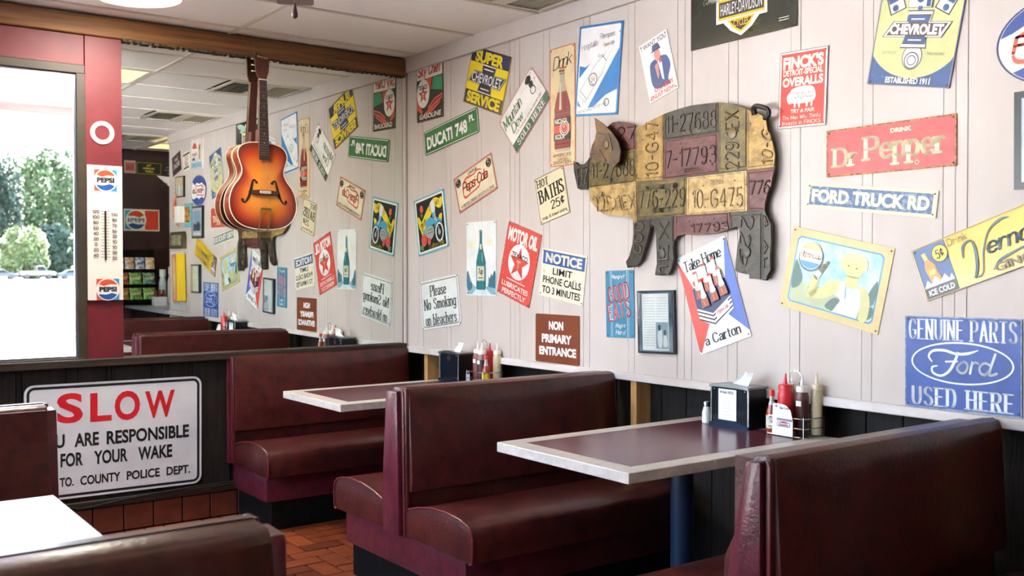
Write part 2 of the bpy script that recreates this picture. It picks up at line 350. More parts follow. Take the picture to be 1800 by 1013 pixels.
def on_wall(o, wall, u, v, off, ang=0, tilt=0):
    """right wall: u runs along it from the back corner; back wall: u is x; far wall: faces the mirror"""
    B = {'right': Matrix(((0, 0, -1), (-1, 0, 0), (0, 1, 0))), 'back': Matrix(((1, 0, 0), (0, 0, -1), (0, 1, 0))), 'far': Matrix(((-1, 0, 0), (0, 0, 1), (0, 1, 0)))}[wall]
    loc = {'right': (-off, -u, v), 'back': (u, -off, v), 'far': (u, -6.45+off, v)}[wall]
    o.matrix_world = Matrix.Translation(loc) @ B.to_4x4() @ Matrix.Rotation(radians(ang), 4, 'Z') @ Matrix.Rotation(radians(tilt), 4, 'X')
def sign(name, label, wall, u, v, w, h, ang=0, col='ffffff', r=.004, group=None, cat='sign', t=.003, off=.001, shape='rect', tilt=0, screws=True, wear=None, m=None, edge=None):
    root = thing(name, label, cat, group=group); on_wall(root, wall, u, v, off, ang, tilt)
    q = rrect(w/2, h/2, r) if shape == 'rect' else [(w/2*cos(2*pi*i/48), h/2*sin(2*pi*i/48)) for i in range(48)]
    mb = MB().prism(q, 0, t, 'z')
    obj('plate', mb, m or paint(col, wear), root)
    s = Sign(root, w, h, t)
    if screws:
        for sx in (-1, 1):
            for sy in (-1, 1): obj('screw', screw_mesh(), None, root, loc=(sx*(w/2-.011), sy*(h/2-.011), t+.002))
    return s
SM = []
def screw_mesh():
    if not SM: SM.append(MB().lathe([(.0032, -.0022), (.003, .0006), (.0015, .0016)], n=8).mesh('screw', M['screw'], True))
    return SM[0]


# ---------------------------------------------------------------- room shell
UE = 4.86          # where the sign wall ends
CZ = 2.66
mb = MB().box(-4.2, 2.2, -6.6, .25, -.06, -.012)
floor = struct('floor', mb, M['grout'])
ceil = struct('ceiling', MB().box(-4.2, 2.2, -6.6, .2, CZ+.04, CZ+.08), M['ceiling'])
wr = struct('wall_right', MB().box(.0035, .10, -UE, .2, .86, CZ+.04), M['white_wall'])
wl = struct('wall_left', MB().box(-3.72, -3.62, -6.6, .2, 0, .4).box(-3.72, -3.62, -6.6, .2, 2.5, CZ+.04).box(-3.72, -3.62, -6.6, -4.0, .4, 2.5).box(-3.72, -3.62, -.12, .2, .4, 2.5).box(-3.72, -3.62, -3.1, -2.95, .4, 2.5), M['white_wall'])
wb = struct('wall_back', MB().box(-3.72, -1.90, .03, .15, 2.40, CZ+.04).box(-3.72, -1.90, .03, .15, 0, .87).box(-1.90, .14, .03, .15, 0, CZ+.04).box(-3.72, -3.45, .03, .15, .87, 2.4), M['red'])
wf = struct('wall_front', MB().box(-.5, 2.2, -6.6, -6.45, 0, CZ+.04), M['maroon_wall'])
struct('wall_front_bounce', MB().box(-3.72, -.5, -6.6, -6.45, 0, CZ+.04), M['white_wall'])  # unseen stretch of front wall, made white to bounce light onto the ceiling
ws = struct('wall_side', MB().box(.10, 2.2, -UE, -UE+.08, 0, CZ+.04).box(2.1, 2.2, -6.6, -UE, 0, CZ+.04), M['maroon_wall'])

# vertical boards of the sign wall, each its own piece
us = []
p = -.05
while p < UE:
    for a, b in ((0, .203), (.203, .253), (.253, .516), (.516, .562), (.562, .833), (.833, .875), (.875, 1.143), (1.143, 1.186), (1.186, 1.2275)):
        x0, x1 = max(p+a, 0), min(p+b, UE)
        if x1-x0 > .012: us.append((x0, x1, a == 0))
    p += 1.2275
for i, (a, b, st_) in enumerate(us):
    g = .0006 if not st_ else .0016
    d = random.uniform(-.0006, .0006)
    struct('wall_board', MB().box(-.0+d, .006, -b+.0008, -a-g, .862, CZ+.02, .001), M['white_wall'], wr)
struct('trim_1', MB().box(-.020, .0, -UE, -.0, 2.573, CZ+.01, .003), M['white_wall'])
struct('trim_2', MB().box(-.020, .02, -UE, -.0, .853, .888, .003), mat('painted_rail', 'dad6d6', .45, col2='cbbfb4', scale=12, stretch=(1, .4, 1)))
struct('trim_3', MB().tube([(-.012, -.008, .89), (-.012, -.008, 2.573)], .013, 10), M['white_wall'], smooth=True)
struct('trim_4', MB().box(.0, .10, -UE-.012, -UE, .0, CZ+.02, .002), M['white_wall'])

# dark wainscot under the sign wall and the natural studs
wn = struct('wall_lower', MB().box(.115, .16, -UE, .2, 0, .88), M['dark_wood'])
y = 0
for i in range(32):
    wd = .152
    struct('wainscot_board', MB().box(.10, .116, -y-wd+.004, -y, 0, .87, .002), M['dark_wood'], wn); y += wd
for u in (.222, 2.04, 3.90):
    t = obj('wall_stud', MB().box(.004, .098, -u-.019, -u+.019, 0, .855, .002), M['pine'], kind='structure')

# back wall: beam, red post, header, cap, wainscot, tile base
struct('trim_5', MB().box(-3.7, -.018, -.034, .03, 2.553, 2.656, .005), M['beam'])
mb = MB()
for i in range(52):       # ragged dark line of small blocks under the beam
    x0 = -1.70+i*.0325; mb.box(x0, x0+random.uniform(.012, .036), -.030, -.006, 2.546-random.uniform(0, .004), 2.553)
obj('beam_dark_edge', mb, mat('dark_edge', '2b2419', .8, col2='6a5a40', scale=60), bpy.data.objects['trim_5'], kind='stuff')
struct('trim_6', MB().box(-1.882, -1.702, -.012, .03, .905, 2.553, .002), M['red'])
struct('trim_7', MB().box(-3.62, -1.884, -.008, .03, 2.398, 2.553, .002), M['red'])
struct('trim_8', MB().box(-3.62, -.02, -.042, .03, .868, .908, .004), M['cap_wood'])
wbl = struct('wall_lower_back', MB().box(-3.62, .10, .012, .03, .13, .87), M['dark_wood'])
x = -3.62; k = 0
while x < -.0:
    wd = [.135, .03, .20, .06][k % 4]
    struct('wainscot_board', MB().box(x, min(x+wd-.003, .1), .001 if k % 2 == 0 else .005, .014, .135, .868, .002), M['dark_wood'], wbl); x += wd; k += 1
struct('trim_9', MB().box(-3.62, -.0, -.022, .012, .140, .180, .003), M['cap_wood'])
bb = struct('baseboard_back', MB().box(-3.62, .0, -.006, .03, 0, .138), M['grout'])
x = -1.096-.153*17
while x < 0:
    if x > -3.61: struct('tile', MB().box(x+.003, x+.150, -.014, -.004, .004, .136, .003), M['tile_base'], bb)
    x += .153
tag(obj('power_cable', MB().tube([(-2.1, -.024, .20), (-1.99, -.03, .165), (-1.93, -.03, .150), (-1.86, -.03, .152), (-1.75, -.034, .166), (-1.6, -.034, .178), (-1.35, -.034, .188), (-1.1, -.034, .19)], .006, 8), mat('black_cable', '151515', .5), smooth=True), 'thin black cable running along the wall above the tile baseboard', 'cable')

# window in the back wall
win = struct('window_1', MB().box(-3.47, -1.882, -.016, .05, 2.355, 2.40, .003).box(-3.47, -1.882, -.016, .05, .905, .915, .002).box(-1.922, -1.882, -.016, .05, .915, 2.355, .0).box(-3.47, -3.43, -.016, .05, .915, 2.355, .0), M['frame'])
struct('window_bead', MB().box(-3.43, -1.922, .0, .02, 2.343, 2.355).box(-3.43, -1.922, .0, .02, .915, .925).box(-1.934, -1.922, .0, .02, .925, 2.343).box(-3.43, -3.418, .0, .02, .925, 2.343), M['bead'], win)
GL = glass_mat('window_glass')
struct('pane', MB().box(-3.43, -1.922, .008, .012, .915, 2.355), GL, win)
for n_, (a, b) in enumerate(((-2.95, -.12), (-4.0, -3.1))):
    wi = struct('window_%d' % (n_+2), MB().box(-3.70, -3.60, a, a+.05, .4, 2.5).box(-3.70, -3.60, b-.05, b, .4, 2.5).box(-3.70, -3.60, a, b, .4, .45).box(-3.70, -3.60, a, b, 2.45, 2.5).box(-3.69, -3.61, (a+b)/2-.025, (a+b)/2+.025, .45, 2.45), M['frame'])
    struct('pane', MB().box(-3.662, -3.658, a+.05, b-.05, .45, 2.45), GL, wi)

# mirror, very slightly turned and leaning as it hangs
mm = mat('mirror_silver', 'e6e9e2', 0.0, metal=1)
mir = thing('wall_mirror', 'large unframed mirror filling the back wall under the beam', 'mirror', (-.86, 0, 1.36))
nrm = Vector((-.007, -1, -.0062)).normalized(); xx = Vector((1, -.007, 0)).normalized(); zz = xx.cross(-nrm).normalized() if False else (xx.cross(Vector((0, 1, 0)))).normalized()
ax = Vector((1, -.007, 0)).normalized(); n3 = nrm; az = (ax.cross(-n3)).normalized()
mir.matrix_world = Matrix(((ax.x, -n3.x, az.x, -.86), (ax.y, -n3.y, az.y, .007*.86-.0), (ax.z, -n3.z, az.z, 1.36), (0, 0, 0, 1)))
obj('mirror_glass', MB().box(-.838, .834, 0, .004, -.456, 1.19), mm, mir)
obj('backing', MB().box(-.842, .838, .0045, .009, -.46, 1.193), mat('mirror_backing', '3a3328', .7), mir)

# ceiling grid, tiles, vents and lamps
yr = [.2, -.17, -.77, -1.36, -1.96, -2.56, -3.16, -3.76, -4.36, -4.96, -5.56, -6.16, -6.6]
xr = [-3.62, -2.32, -1.12, .08, 1.28, 2.1]
vents = {(2, 3): 0, (2, 6): 0, (2, 9): 0}
lamps = {(1, 3), (3, 9), (0, 6), (1, 7), (3, 10)}
for i in range(len(xr)-1):
    for j in range(len(yr)-1):
        x0, x1, y1, y0 = xr[i], xr[i+1], yr[j], yr[j+1]
        if x0 >= .08 and y1 > -UE: continue
        if x1 > 0 and y0 > -UE: x1 = 0
        if (i, j) in lamps: continue
        if (i, j) in vents: x0 += .0; struct('ceiling_tile', MB().box(x0+.012, -.62, y0+.012, y1-.012, CZ+.006, CZ+.02, .003), M['ceiling'], ceil); continue
        struct('ceiling_tile', MB().box(x0+.012, x1-.012, y0+.012, y1-.012, CZ+.006+random.uniform(0, .002), CZ+.02, .003), M['ceiling'], ceil)
for x in xr[1:4]: struct('ceiling_grid_bar', MB().box(x-.0125, x+.0125, -6.45 if x < .5 else -6.45, .0 if x < 0 else -UE, CZ, CZ+.012), M['tbar'], ceil)
for j, y in enumerate(yr[1:-1]): struct('ceiling_grid_bar', MB().box(-3.62, 0 if y > -UE else 2.1, y-.012, y+.012, CZ+.001, CZ+.013), M['tbar'], ceil)
for (i, j) in sorted(vents):
    y1, y0 = yr[j], yr[j+1]; yc = (y0+y1)/2
    pl_ = {3: 'nearest the mirror', 6: 'second from the mirror', 9: 'farthest from the mirror'}[j]
    v = thing('ceiling_vent', 'louvred metal ceiling air vent, the one '+pl_, 'vent', (-.32, yc, CZ), group='louvred ceiling vents')
    obj('frame', MB().box(-.28, .28, -.26, -.235, -.004, .006).box(-.28, .28, .235, .26, -.004, .006).box(-.28, -.255, -.235, .235, -.004, .006).box(.255, .28, -.235, .235, -.004, .006).box(-.03, .05, -.235, .235, -.005, .006), mat('vent_white', 'cfc8b8', .5), v)
    obj('duct', MB().box(-.26, .26, -.24, .24, .03, .034), mat('duct_dark', '3a382c', .8), v)
    for s_ in (-1, 1):
        for q in range(8):
            c = (-.235+q*.0265) if s_ < 0 else (.068+q*.0265)
            obj('slat', MB().prism([(c-.002, .002), (c+.018*s_*-1, .02), (c+.018*s_*-1+.0015, .021), (c+.0005, .001)], -.235, .235, 'y'), mat('vent_slat', 'a8a28c', .45, metal=.2), v)
LM = mat('lamp_diffuser', 'f6e2a6', .6, emit=LAMP)
def lamp_word(i, j): return {(1, 3): 'over the aisle near the mirror', (0, 6): 'over the left row of booths', (1, 7): 'over the aisle behind the booths', (3, 9): 'beyond the end of the sign wall', (3, 10): 'by the far dark wall'}[(i, j)]
for (i, j) in sorted(lamps):
    x0, x1, y1, y0 = xr[i], xr[i+1], yr[j], yr[j+1]
    t = thing('ceiling_light', 'flat fluorescent ceiling panel light '+lamp_word(i, j), 'ceiling light', ((x0+x1)/2, (y0+y1)/2, CZ), group='fluorescent ceiling panels')
    a, b = (x1-x0)/2-.014, (y1-y0)/2-.014
    obj('frame', MB().box(-a, a, -b, -b+.03, -.002, .01).box(-a, a, b-.03, b, -.002, .01).box(-a, -a+.03, -b+.03, b-.03, -.002, .01).box(a-.03, a, -b+.03, b-.03, -.002, .01), M['tbar'], t)
    obj('diffuser', MB().box(-a+.03, a-.03, -b+.03, b-.03, .002, .006), LM, t)
t = thing('round_ceiling_light', 'round flush ceiling light with a cream rim above the window', 'ceiling light', (-1.80, -.62, CZ))
obj('rim', MB().lathe([(.21, 0), (.215, -.02), (.205, -.034), (.185, -.03), (.183, -.02)], n=40), mat('lamp_rim', 'd9cdb8', .4), t, True)
obj('lens', MB().lathe([(.184, -.018), (.17, -.034), (.12, -.045), (.001, -.05)], n=40), mat('round_lens', 'fff6e8', .5, emit=34), t, True)

# floor tiles, two-by-one herringbone
A = .1015; n_t = 0; rest = MB()
for i in range(-42, 22):
    for j in range(-66, 2):
        r = (i-j) % 4
        if r not in (0, 3): continue
        x0, y0 = -1.10+i*A, -.016+(j-1)*A; x1, y1 = (x0+2*A, y0+A) if r == 0 else (x0+A, y0+2*A)
        if y1 > -.012: y1 = -.012
        if y1-y0 < .02 or x0 < -3.6 or x1 > .1: continue
        g = .0050; dz = random.uniform(-.0008, .0008); cx, cy = (x0+x1)/2, (y0+y1)/2
        seen = (-2.45 < cx < -.9 and -2.05 < cy) or (-1.75 < cx < -1.1 and -2.6 < cy <= -2.05)
        if seen and n_t < 298:
            n_t += 1; struct('tile', MB().box(x0+g, x1-g, y0+g, y1-g, -.012, dz, .002), M[random.choice(('tile', 'tile', 'tile2', 'tile3'))], floor)
        else: rest.box(x0+g, x1-g, y0+g, y1-g, -.012, dz)
obj('floor_tiles_beyond', rest, M['tile'], floor, kind='stuff')


# ---------------------------------------------------------------- booths
def booth(label, loc, L=1.12, sides=(1, -1), top=(.054, -.034, -.085), foot=(.092, -.05, -.09), rz=0, flip=1, wornlip=False):
    """x runs from the aisle end (0) towards the wall; y across; top/foot: left edge, joint and right edge of the end panel"""
    t = thing('booth_bench', label, 'booth', loc, 'burgundy vinyl booths', rz)
    yl, yr_ = (.48 if 1 in sides else -.0), (-.48 if -1 in sides else 0)
    lo_ = foot[2] if 1 not in sides else None
    y0b, y1b = (-.47 if -1 in sides else -.02), (.47 if 1 in sides else -.0)
    obj('plinth', MB().box(.03, L, y0b, y1b, .0, .155, .003), M['black'], t)
    obj('skirt', MB().box(.0, L, y0b-.012, y1b+(.012 if 1 in sides else 0), .15, .292, .008), M['vinyl_end_lit'], t, True)
    for sgn in sides:
        yb = (.078 if sgn > 0 else .085)
        P = [(yb, .295), (.535, .288), (.553, .295), (.557, .33), (.556, .385), (.548, .408), (.528, .425), (.47, .441), (.38, .449), (.28, .445), (.18, .430), (.10, .408), (yb, .395)]
        P = [(sgn*a, b) for a, b in P]
        st = obj('seat', MB().prism(P, -.018, L, 'x', bev=.005, seg=2), M['vinyl'], t, True)
        for xx_ in (-.019,):
            obj('piping', MB().tube([(xx_, a, b) for a, b in P[1:-1]], .0042, 6), M['piping'], st, True)
        # back cushion, leaning slightly and rounded over the top
        if sgn > 0: Q = [(top[1], .885), (top[0]-.02, .884), (top[0]-.004, .872), (top[0]+.004, .85), (top[0]+.016, .75), (foot[0]+.008, .60), (foot[0]+.016, .50), (foot[0]+.004, .472), (foot[0]-.03, .465), (top[1], .465)]
        else: Q = [(top[1]+.002, .888), (top[2]+.025, .888), (top[2]+.006, .880), (top[2]-.003, .86), (top[2]-.007, .80), (foot[2]-.014, .62), (foot[2]-.020, .52), (foot[2]-.012, .475), (foot[2]+.03, .468), (top[1]+.002, .468)]
        obj('backrest', MB().prism(Q, -.006, L, 'x', bev=.006, seg=2), M['vinyl'], t, True)
    mid = MB().box(.004, L, foot[2]+.02, foot[0]-.02 if 1 in sides else -.0, .28, .87)
    obj('back_core', mid, M['vinyl'], t)
    ep = [(top[0], .858), (top[0]-.006, .868), (top[1]+.004, .872), (top[1], .868), (foot[1], .292), (foot[0]-.012, .292), (foot[0], .42)]
    if 1 not in sides: ep = [(-.002, .872), (top[1], .872), (foot[1], .292), (-.002, .292)]
    obj('end_panel', MB().prism(ep, -.034, .004, 'x', bev=.005), M['vinyl_end_lit'], t, True)
    wq = [(top[1]-.003, .884), (top[2]+.004, .884), (top[2], .872), (foot[2], .30), (foot[2]+.004, .292), (foot[1]-.003, .292)]
    obj('end_welt', MB().prism(wq, -.020, .004, 'x', bev=.009, seg=3), M['vinyl'], t, True)
    pm = (top[1]+top[2])/2-.01; fm = (foot[1]+foot[2])/2-.008
    obj('piping', MB().tube([(-.021, pm+.012, .879), (-.023, pm, .86), (-.023, (pm+fm)/2, .6), (-.022, fm, .3)], .0036, 6), M['piping'], t, True)
    return t
booth('single-sided burgundy vinyl booth bench against the back wall under the mirror', (-1.12, 0, 0), L=1.095, sides=(-1,), top=(-.002, -.030, -.062), foot=(-.002, -.034, -.066))
booth('double-sided burgundy vinyl booth bench between the two wall tables', (-1.12, -1.86, 0), L=1.095)
booth('tall dark booth bench in front of the large table, its top edge lit', (-1.12, -3.70, 0), L=1.095, top=(.012, -.036, -.062), foot=(.098, -.04, -.066))
booth('burgundy booth bench partly hiding the white road sign', (-2.395, -1.575, 0), L=1.2, rz=pi, top=(.035, -.034, -.085), foot=(.07, -.05, -.09))
booth('out-of-focus burgundy booth bench at the lower edge nearest the camera', (-2.425, -3.60, 0), L=1.17, rz=pi, top=(.054, -.034, -.085), foot=(.07, -.05, -.09))

# ---------------------------------------------------------------- tables
def table(label, x0, x1, y0, y1, px, leg=True):
    t = thing('booth_table', label, 'table', ((x0+x1)/2, (y0+y1)/2, 0), 'laminate booth tables')
    a, b = (x1-x0)/2, (y1-y0)/2
    obj('tabletop', MB().box(-a, a, -b, b, .703, .738, .002), M['laminate'], t)
    obj('inlay', MB().box(-a+.078, a-.078, -b+.075, b-.075, .7378, .7386), M['table'], t)
    obj('pedestal', MB().lathe([(.042, .02), (.042, .68)], px, 0, 0, 24), M['blue_post'], t, True)
    obj('mounting_plate', MB().box(px-.13, px+.13, -.13, .13, .68, .703, .004), M['black'], t)
    obj('foot_plate', MB().box(px-.30, px+.30, -.035, .035, .0, .03, .008).box(px-.035, px+.035, -.25, .25, .001, .026, .008), M['black'], t)
    return t
table('burgundy topped table with pale edging between the first and second booths', -1.062, -.002, -1.215, -.565, .06)
table('large burgundy topped table with pale edging in front of the middle booth', -1.062, -.002, -3.155, -2.46, .06)
table('glossy table catching white window light at the lower left', -3.58, -2.54, -3.135, -2.42, 0)

# ---------------------------------------------------------------- table-top things
def napkins(label, loc, rz, card):
    """front faces -x"""
    t = thing('napkin_dispenser', label, 'napkin dispenser', loc, 'black napkin dispensers', rz)
    H = .158
    obj('body', MB().box(-.052, .055, -.094, .094, .004, H, .002), mat('black_plastic', '101212', .3), t)
    arch = [(-.1, H-.006), (-.1, H+.004)]+[(-.1+.2*i/12, H+.004+.012*sin(pi*i/12)) for i in range(1, 12)]+[(.1, H+.004), (.1, H-.006)]+[(.1-.2*i/12, H-.006+.010*sin(pi*i/12)) for i in range(1, 12)]
    obj('lid', MB().prism(arch, -.062, -.05, 'x').box(-.056, .06, -.1, .1, H-.004, H+.006, .002), mat('grey_metal_lid', '7f8488', .3, metal=.8), t)
    foot = [(-.1, .0), (-.1, .012)]+[(-.1+.2*i/12, .012+.014*sin(pi*i/12)) for i in range(1, 12)]+[(.1, .012), (.1, .0)]
    obj('foot', MB().prism(foot, -.062, -.05, 'x').box(-.055, .058, -.098, .098, 0, .006), mat('dark_blue_metal', '273d52', .25, metal=.8), t)
    obj('front_panel', MB().box(-.0535, -.052, -.086, .086, .018, H), mat('glossy_dark_panel', '16222e', .12, metal=.3, spec=.8), t)
    for s_ in (-1, 1): obj('edge_strip', MB().box(-.0565, -.052, s_*.0945-.004, s_*.0945+.004, .008, H, .001), M['steel'], t)
    for s_ in (-1, 1): obj('rivet', MB().lathe([(.003, 0), (.003, .001), (.001, .002)], n=8).mesh('rivet', M['steel']), None, t, loc=(-.055, s_*.078, H-.012)).rotation_euler = (0, -pi/2, 0)
    obj('slot_window', MB().prism([(.014, .03), (-.014, .03), (-.02, .05), (0, .068), (.02, .05)], -.0545, -.0535, 'x').mesh('slot', M['steel']), None, t, loc=(0, 0, H-.072)) if not card else None
    # napkin pulled up through the lid
    v = []; n = 9
    for i in range(n):
        for j in range(5):
            a = i/(n-1)-.5; b = j/4
            v.append((-.01+.012*sin(a*9)*b+.02*a, a*(.085-.015*b)*1.15-.03*b-.012, H+.002+b*(.060-.03*abs(a+.1)-.02*a)))
    nm = MB().add(v, [(i*5+j, i*5+j+1, (i+1)*5+j+1, (i+1)*5+j) for i in range(n-1) for j in range(4)])
    obj('napkin', nm, mat('white_tissue', 'f4f4f2', .9), t, True)
    s = Sign(t, .12, .14)
    return t
def flat_sheet(name, label, cat, loc, rz, w, h, tilt=0, group=None, lean=None):
    t = thing(name, label, cat, loc, group)
    t.matrix_world = Matrix.Translation(loc) @ Matrix.Rotation(rz, 4, 'Z') @ Matrix(((0, 0, -1, 0), (-1, 0, 0, 0), (0, 1, 0, 0), (0, 0, 0, 1))) @ Matrix.Rotation(tilt, 4, 'X')
    return t, Sign(t, w, h, .001)
def bottle(label, loc, prof, col, cap, capprof, group='squeeze bottles in the wire caddies', rz=0, liquid=None, lab=True, cat='bottle', name='squeeze_bottle'):
    t = thing(name, label, cat, loc, group, rz)
    obj('body', MB().lathe(prof), col, t, True)
    if liquid: obj('sauce', MB().lathe(liquid[0]), liquid[1], t, True)
    obj('cap', MB().lathe(capprof), cap, t, True)
    return t
def squeeze(label, loc, body, cap, h=.165, r=.027, k=1, fill=None, tag_=False, group='squeeze bottles in the wire caddies'):
    pr = [(r*.9, 0), (r, .006), (r, h*.82), (r*.97, h*.9), (r*.8, h*.97), (r*.8, h)]
    if fill: pr2 = [(r*1.004, h*fill[1]), (r*1.004, h*.80), (r*.98, h*.9), (r*.8, h*.97), (r*.8, h)]; pr = [(r*.9, 0), (r, .006), (r, h*fill[1])]
    cp = [(r*.92, h-.004), (r*.92, h+.012), (r*.86, h+.016), (r*.30, h+.019), (r*.24, h+.03), (r*.09, h+.058), (.001, h+.059)]
    t = bottle(label, loc, pr, body, cap, cp, group)
    if fill: obj('clear_top', MB().lathe(pr2), fill[0], t, True)
    if tag_: obj('sticker', MB().prism([(-r*1.03*cos(a), -r*1.03*sin(a)) for a in [-.5+.1*i for i in range(11)]]+[(-r*cos(a), -r*sin(a)) for a in [.5-.1*i for i in range(11)]], h*.66, h*.78, 'z'), mat('white_sticker', 'eceae6', .6), t)
    return t
def caddy(label, loc, rz=0):
    t = thing('wire_caddy', label, 'caddy', loc, 'chrome wire condiment caddies', rz)
    def loop(z, a=.066, b=.088, r=.018): return [(p[0], p[1], z) for p in rrect(a, b, r, 5)]
    for z in (.004, .036, .072): obj('wire_ring', MB().tube(loop(z), .0018, 6, True), M['wire'], t, True)
    for sx, sy in ((-1, -1), (-1, 1), (1, -1), (1, 1)): obj('wire_upright', MB().tube([(sx*.061, sy*.083, .002), (sx*.061, sy*.083, .078)], .0018, 6), M['wire'], t, True)
    for q in (-.04, 0, .04): obj('floor_wire', MB().tube([(-.066, q, .005), (.066, q, .005)], .0016, 6), M['wire'], t, True)
    ring = [(0, .024*sin(a), .218+.024*cos(a)) for a in [pi*.88*k/10 for k in range(-10, 11)]]
    obj('handle', MB().tube([(0, -.009, .005)]+[(0, -.009, .19)]+ring+[(0, .009, .19), (0, .009, .005)], .0014, 6), M['wire'], t, True)
    return t
def hot_sauce(label, loc, lab):
    t = thing('hot_sauce_bottle', label, 'bottle', loc, 'small hot sauce bottles')
    obj('body', MB().lathe([(.019, 0), (.0215, .004), (.0215, .075), (.018, .09), (.009, .118), (.0085, .128)], n=18), mat('hot_sauce_glass', 'a03a20', .1, coat=.5), t, True)
    obj('neck', MB().lathe([(.0135, .104), (.0088, .121), (.0088, .142)], n=18), mat('clear_neck', 'b9bcae', .1, coat=.5), t, True)
    obj('cap', MB().lathe([(.011, .138), (.0112, .158), (.009, .161), (.001, .161)], n=18), mat('red_cap', 'd83a34', .35), t, True)
    obj('paper_label', MB().lathe([(.0220, .016), (.0222, .066)], n=18), mat('label_'+lab, lab, .5, col2='3c6a3a', scale=90, lo=.6, hi=.62), t, True)
    s = None
    return t
def shaker(label, loc):
    t = thing('salt_shaker', label, 'salt shaker', loc, 'glass salt shakers')
    obj('body', MB().lathe([(.016, 0), (.019, .003), (.0185, .045), (.013, .062), (.012, .070)], n=18), mat('salt_in_glass', 'eef0ee', .25, coat=.6), t, True)
    obj('lid', MB().lathe([(.0135, .068), (.0138, .080), (.011, .087), (.001, .089)], n=18), M['steel'], t, True)
RED = mat('red_plastic', 'd5323a', .3); WHT = mat('white_nozzle', 'ebe6de', .4); CLR = mat('clear_plastic', 'd8cfc6', .25)
BRN = mat('brown_sauce', '4f2c2c', .28, coat=.3); CRM = mat('cream_sauce', 'd8c8a4', .3, coat=.3); PNK = mat('pinkish_sauce', '8a4a48', .3, coat=.3)
TZ = .7387
# large table
napkins('black napkin dispenser holding a white card on the large table', (-.078, -2.735, TZ), 0, True)
t, s = flat_sheet('menu_card', 'white specials card on the front of the napkin dispenser', 'card', (-.1335, -2.725, TZ+.088), 0, .092, .122)
obj('sheet', MB().box(-.046, .046, -.061, .061, 0, .0008), mat('white_card', 'f3f3f2', .7), t)
G_ = 'b9b7bd'
s.add('print', '6a6488', s.st("Bail's MENU", 6, 40, 62, 10, .0008))
s.add('print', G_, *[s.line([(-k, y), (k, y)], .0012) for y, k in ((22, 12), (13, 22), (5, 20), (-4, 26), (-13, 22), (-22, 14), (-34, 30))])
s.add('print', '8a86a8', s.ell(-34, 40, 6, 5))
caddy('chrome wire condiment caddy at the wall end of the large table', (-.072, -3.005, TZ))
squeeze('red ketchup squeeze bottle with pointed nozzle on the large table', (-.102, -2.982, TZ+.005), RED, RED, .168, .029)
squeeze('tall brown sauce squeeze bottle with clear top on the large table', (-.078, -3.040, TZ+.005), BRN, WHT, .165, .0245, fill=(mat('brown_film', '6e4a44', .3), .86), tag_=True)
squeeze('slim cream dressing squeeze bottle at the caddy end', (-.030, -3.068, TZ+.005), CRM, mat('cream_nozzle', 'e6d9bd', .4), .172, .022)
squeeze('clear squeeze bottle with white nozzle behind the ketchup', (-.036, -2.945, TZ+.005), PNK, WHT, .165, .026, fill=(CLR, .7))
hot_sauce('hot sauce bottle with red cap beside the ketchup on the large table', (-.116, -2.930, TZ+.005), 'd9d4c8')
shaker('salt shaker beside the card-holding napkin dispenser', (-.120, -2.603, TZ))
t, s = flat_sheet('sugar_packet_card', 'white round-shouldered card propped in the wire caddy', 'card', (-.1415, -2.998, TZ+.062), 0, .098, .118)
cut = [(-47, -50), (50, -50), (50, 0), (40, 32), (20, 46), (0, 50), (-43, 50)]
obj('sheet', MB().prism([(x*.00098, y*.00118) for x, y in cut], 0, .0008, 'z'), mat('white_card', 'f3f3f2', .7), t)
s.add('print', '8a86a8', s.ell(-26, 42, 6, 5), s.st('Bail Mas', 10, 38, 42, 8, .0007), s.rect(12, 1, 72, 8))
s.add('print', 'c9c5cc', s.line([(-14, 20), (24, 20)], .0011), s.line([(-22, 11), (28, 11)], .0011))
s.add('logo', '4a4a52', s.rect(8, -14, 62, 15, .006)); s.add('logo', 'f3f3f2', s.rect(8, -14, 58, 12, .005)); s.add('logo', 'cf3450', s.ell(10, -10, 19, 7, 20, 0, 180), s.st('Sweets', 8, -15, 44, 8, .0009))
# far table
napkins('black napkin dispenser without a card on the table near the mirror', (-.092, -.712, TZ), 0, False)
caddy('chrome wire condiment caddy on the table near the mirror', (-.070, -.95, TZ))
squeeze('pinkish sauce bottle with a white tag next to the far napkin dispenser', (-.075, -.895, TZ+.005), PNK, WHT, .168, .027, fill=(mat('pink_film', '9a6058', .3), .9), tag_=True)
squeeze('squeeze bottle half hidden behind the pinkish sauce on the far table', (-.030, -.880, TZ+.005), PNK, WHT, .170, .026)
squeeze('dark purple-brown sauce bottle with white tag on the far table', (-.090, -.955, TZ+.005), mat('plum_sauce', '4a3438', .28, coat=.3), WHT, .165, .026, fill=(mat('plum_film', '96706a', .3), .80), tag_=True)
squeeze('red topped ketchup bottle inside the caddy on the far table', (-.03, -.945, TZ+.005), RED, RED, .160, .026)
squeeze('cream dressing bottle at the wall side of the far caddy', (-.025, -1.008, TZ+.005), CRM, WHT, .165, .024)
hot_sauce('hot sauce bottle with red cap and yellow label on the far table', (-.108, -1.02, TZ+.005), 'e2c53a')
shaker('salt shaker beside the plain napkin dispenser on the far table', (-.118, -.618, TZ))
for i, dx in enumerate((-.06, -.015)):
    t = thing('pepper_shaker', ('left' if i else 'right')+' one of two shakers behind the far napkin dispenser, seen in the mirror', 'pepper shaker', (dx, -.578, TZ), 'shakers behind the far dispenser')
    obj('body', MB().lathe([(.015, 0), (.0185, .003), (.018, .045), (.012, .06)], n=16), mat('pepper_in_glass', '4a443e', .2, coat=.5), t, True); obj('lid', MB().lathe([(.015, .06), (.0155, .075), (.001, .08)], n=16), M['steel'], t, True)
t, s = flat_sheet('caddy_tag', 'small grey tag hooked on the caddy of the far table', 'tag', (-.1395, -.895, TZ+.04), 0, .034, .05)
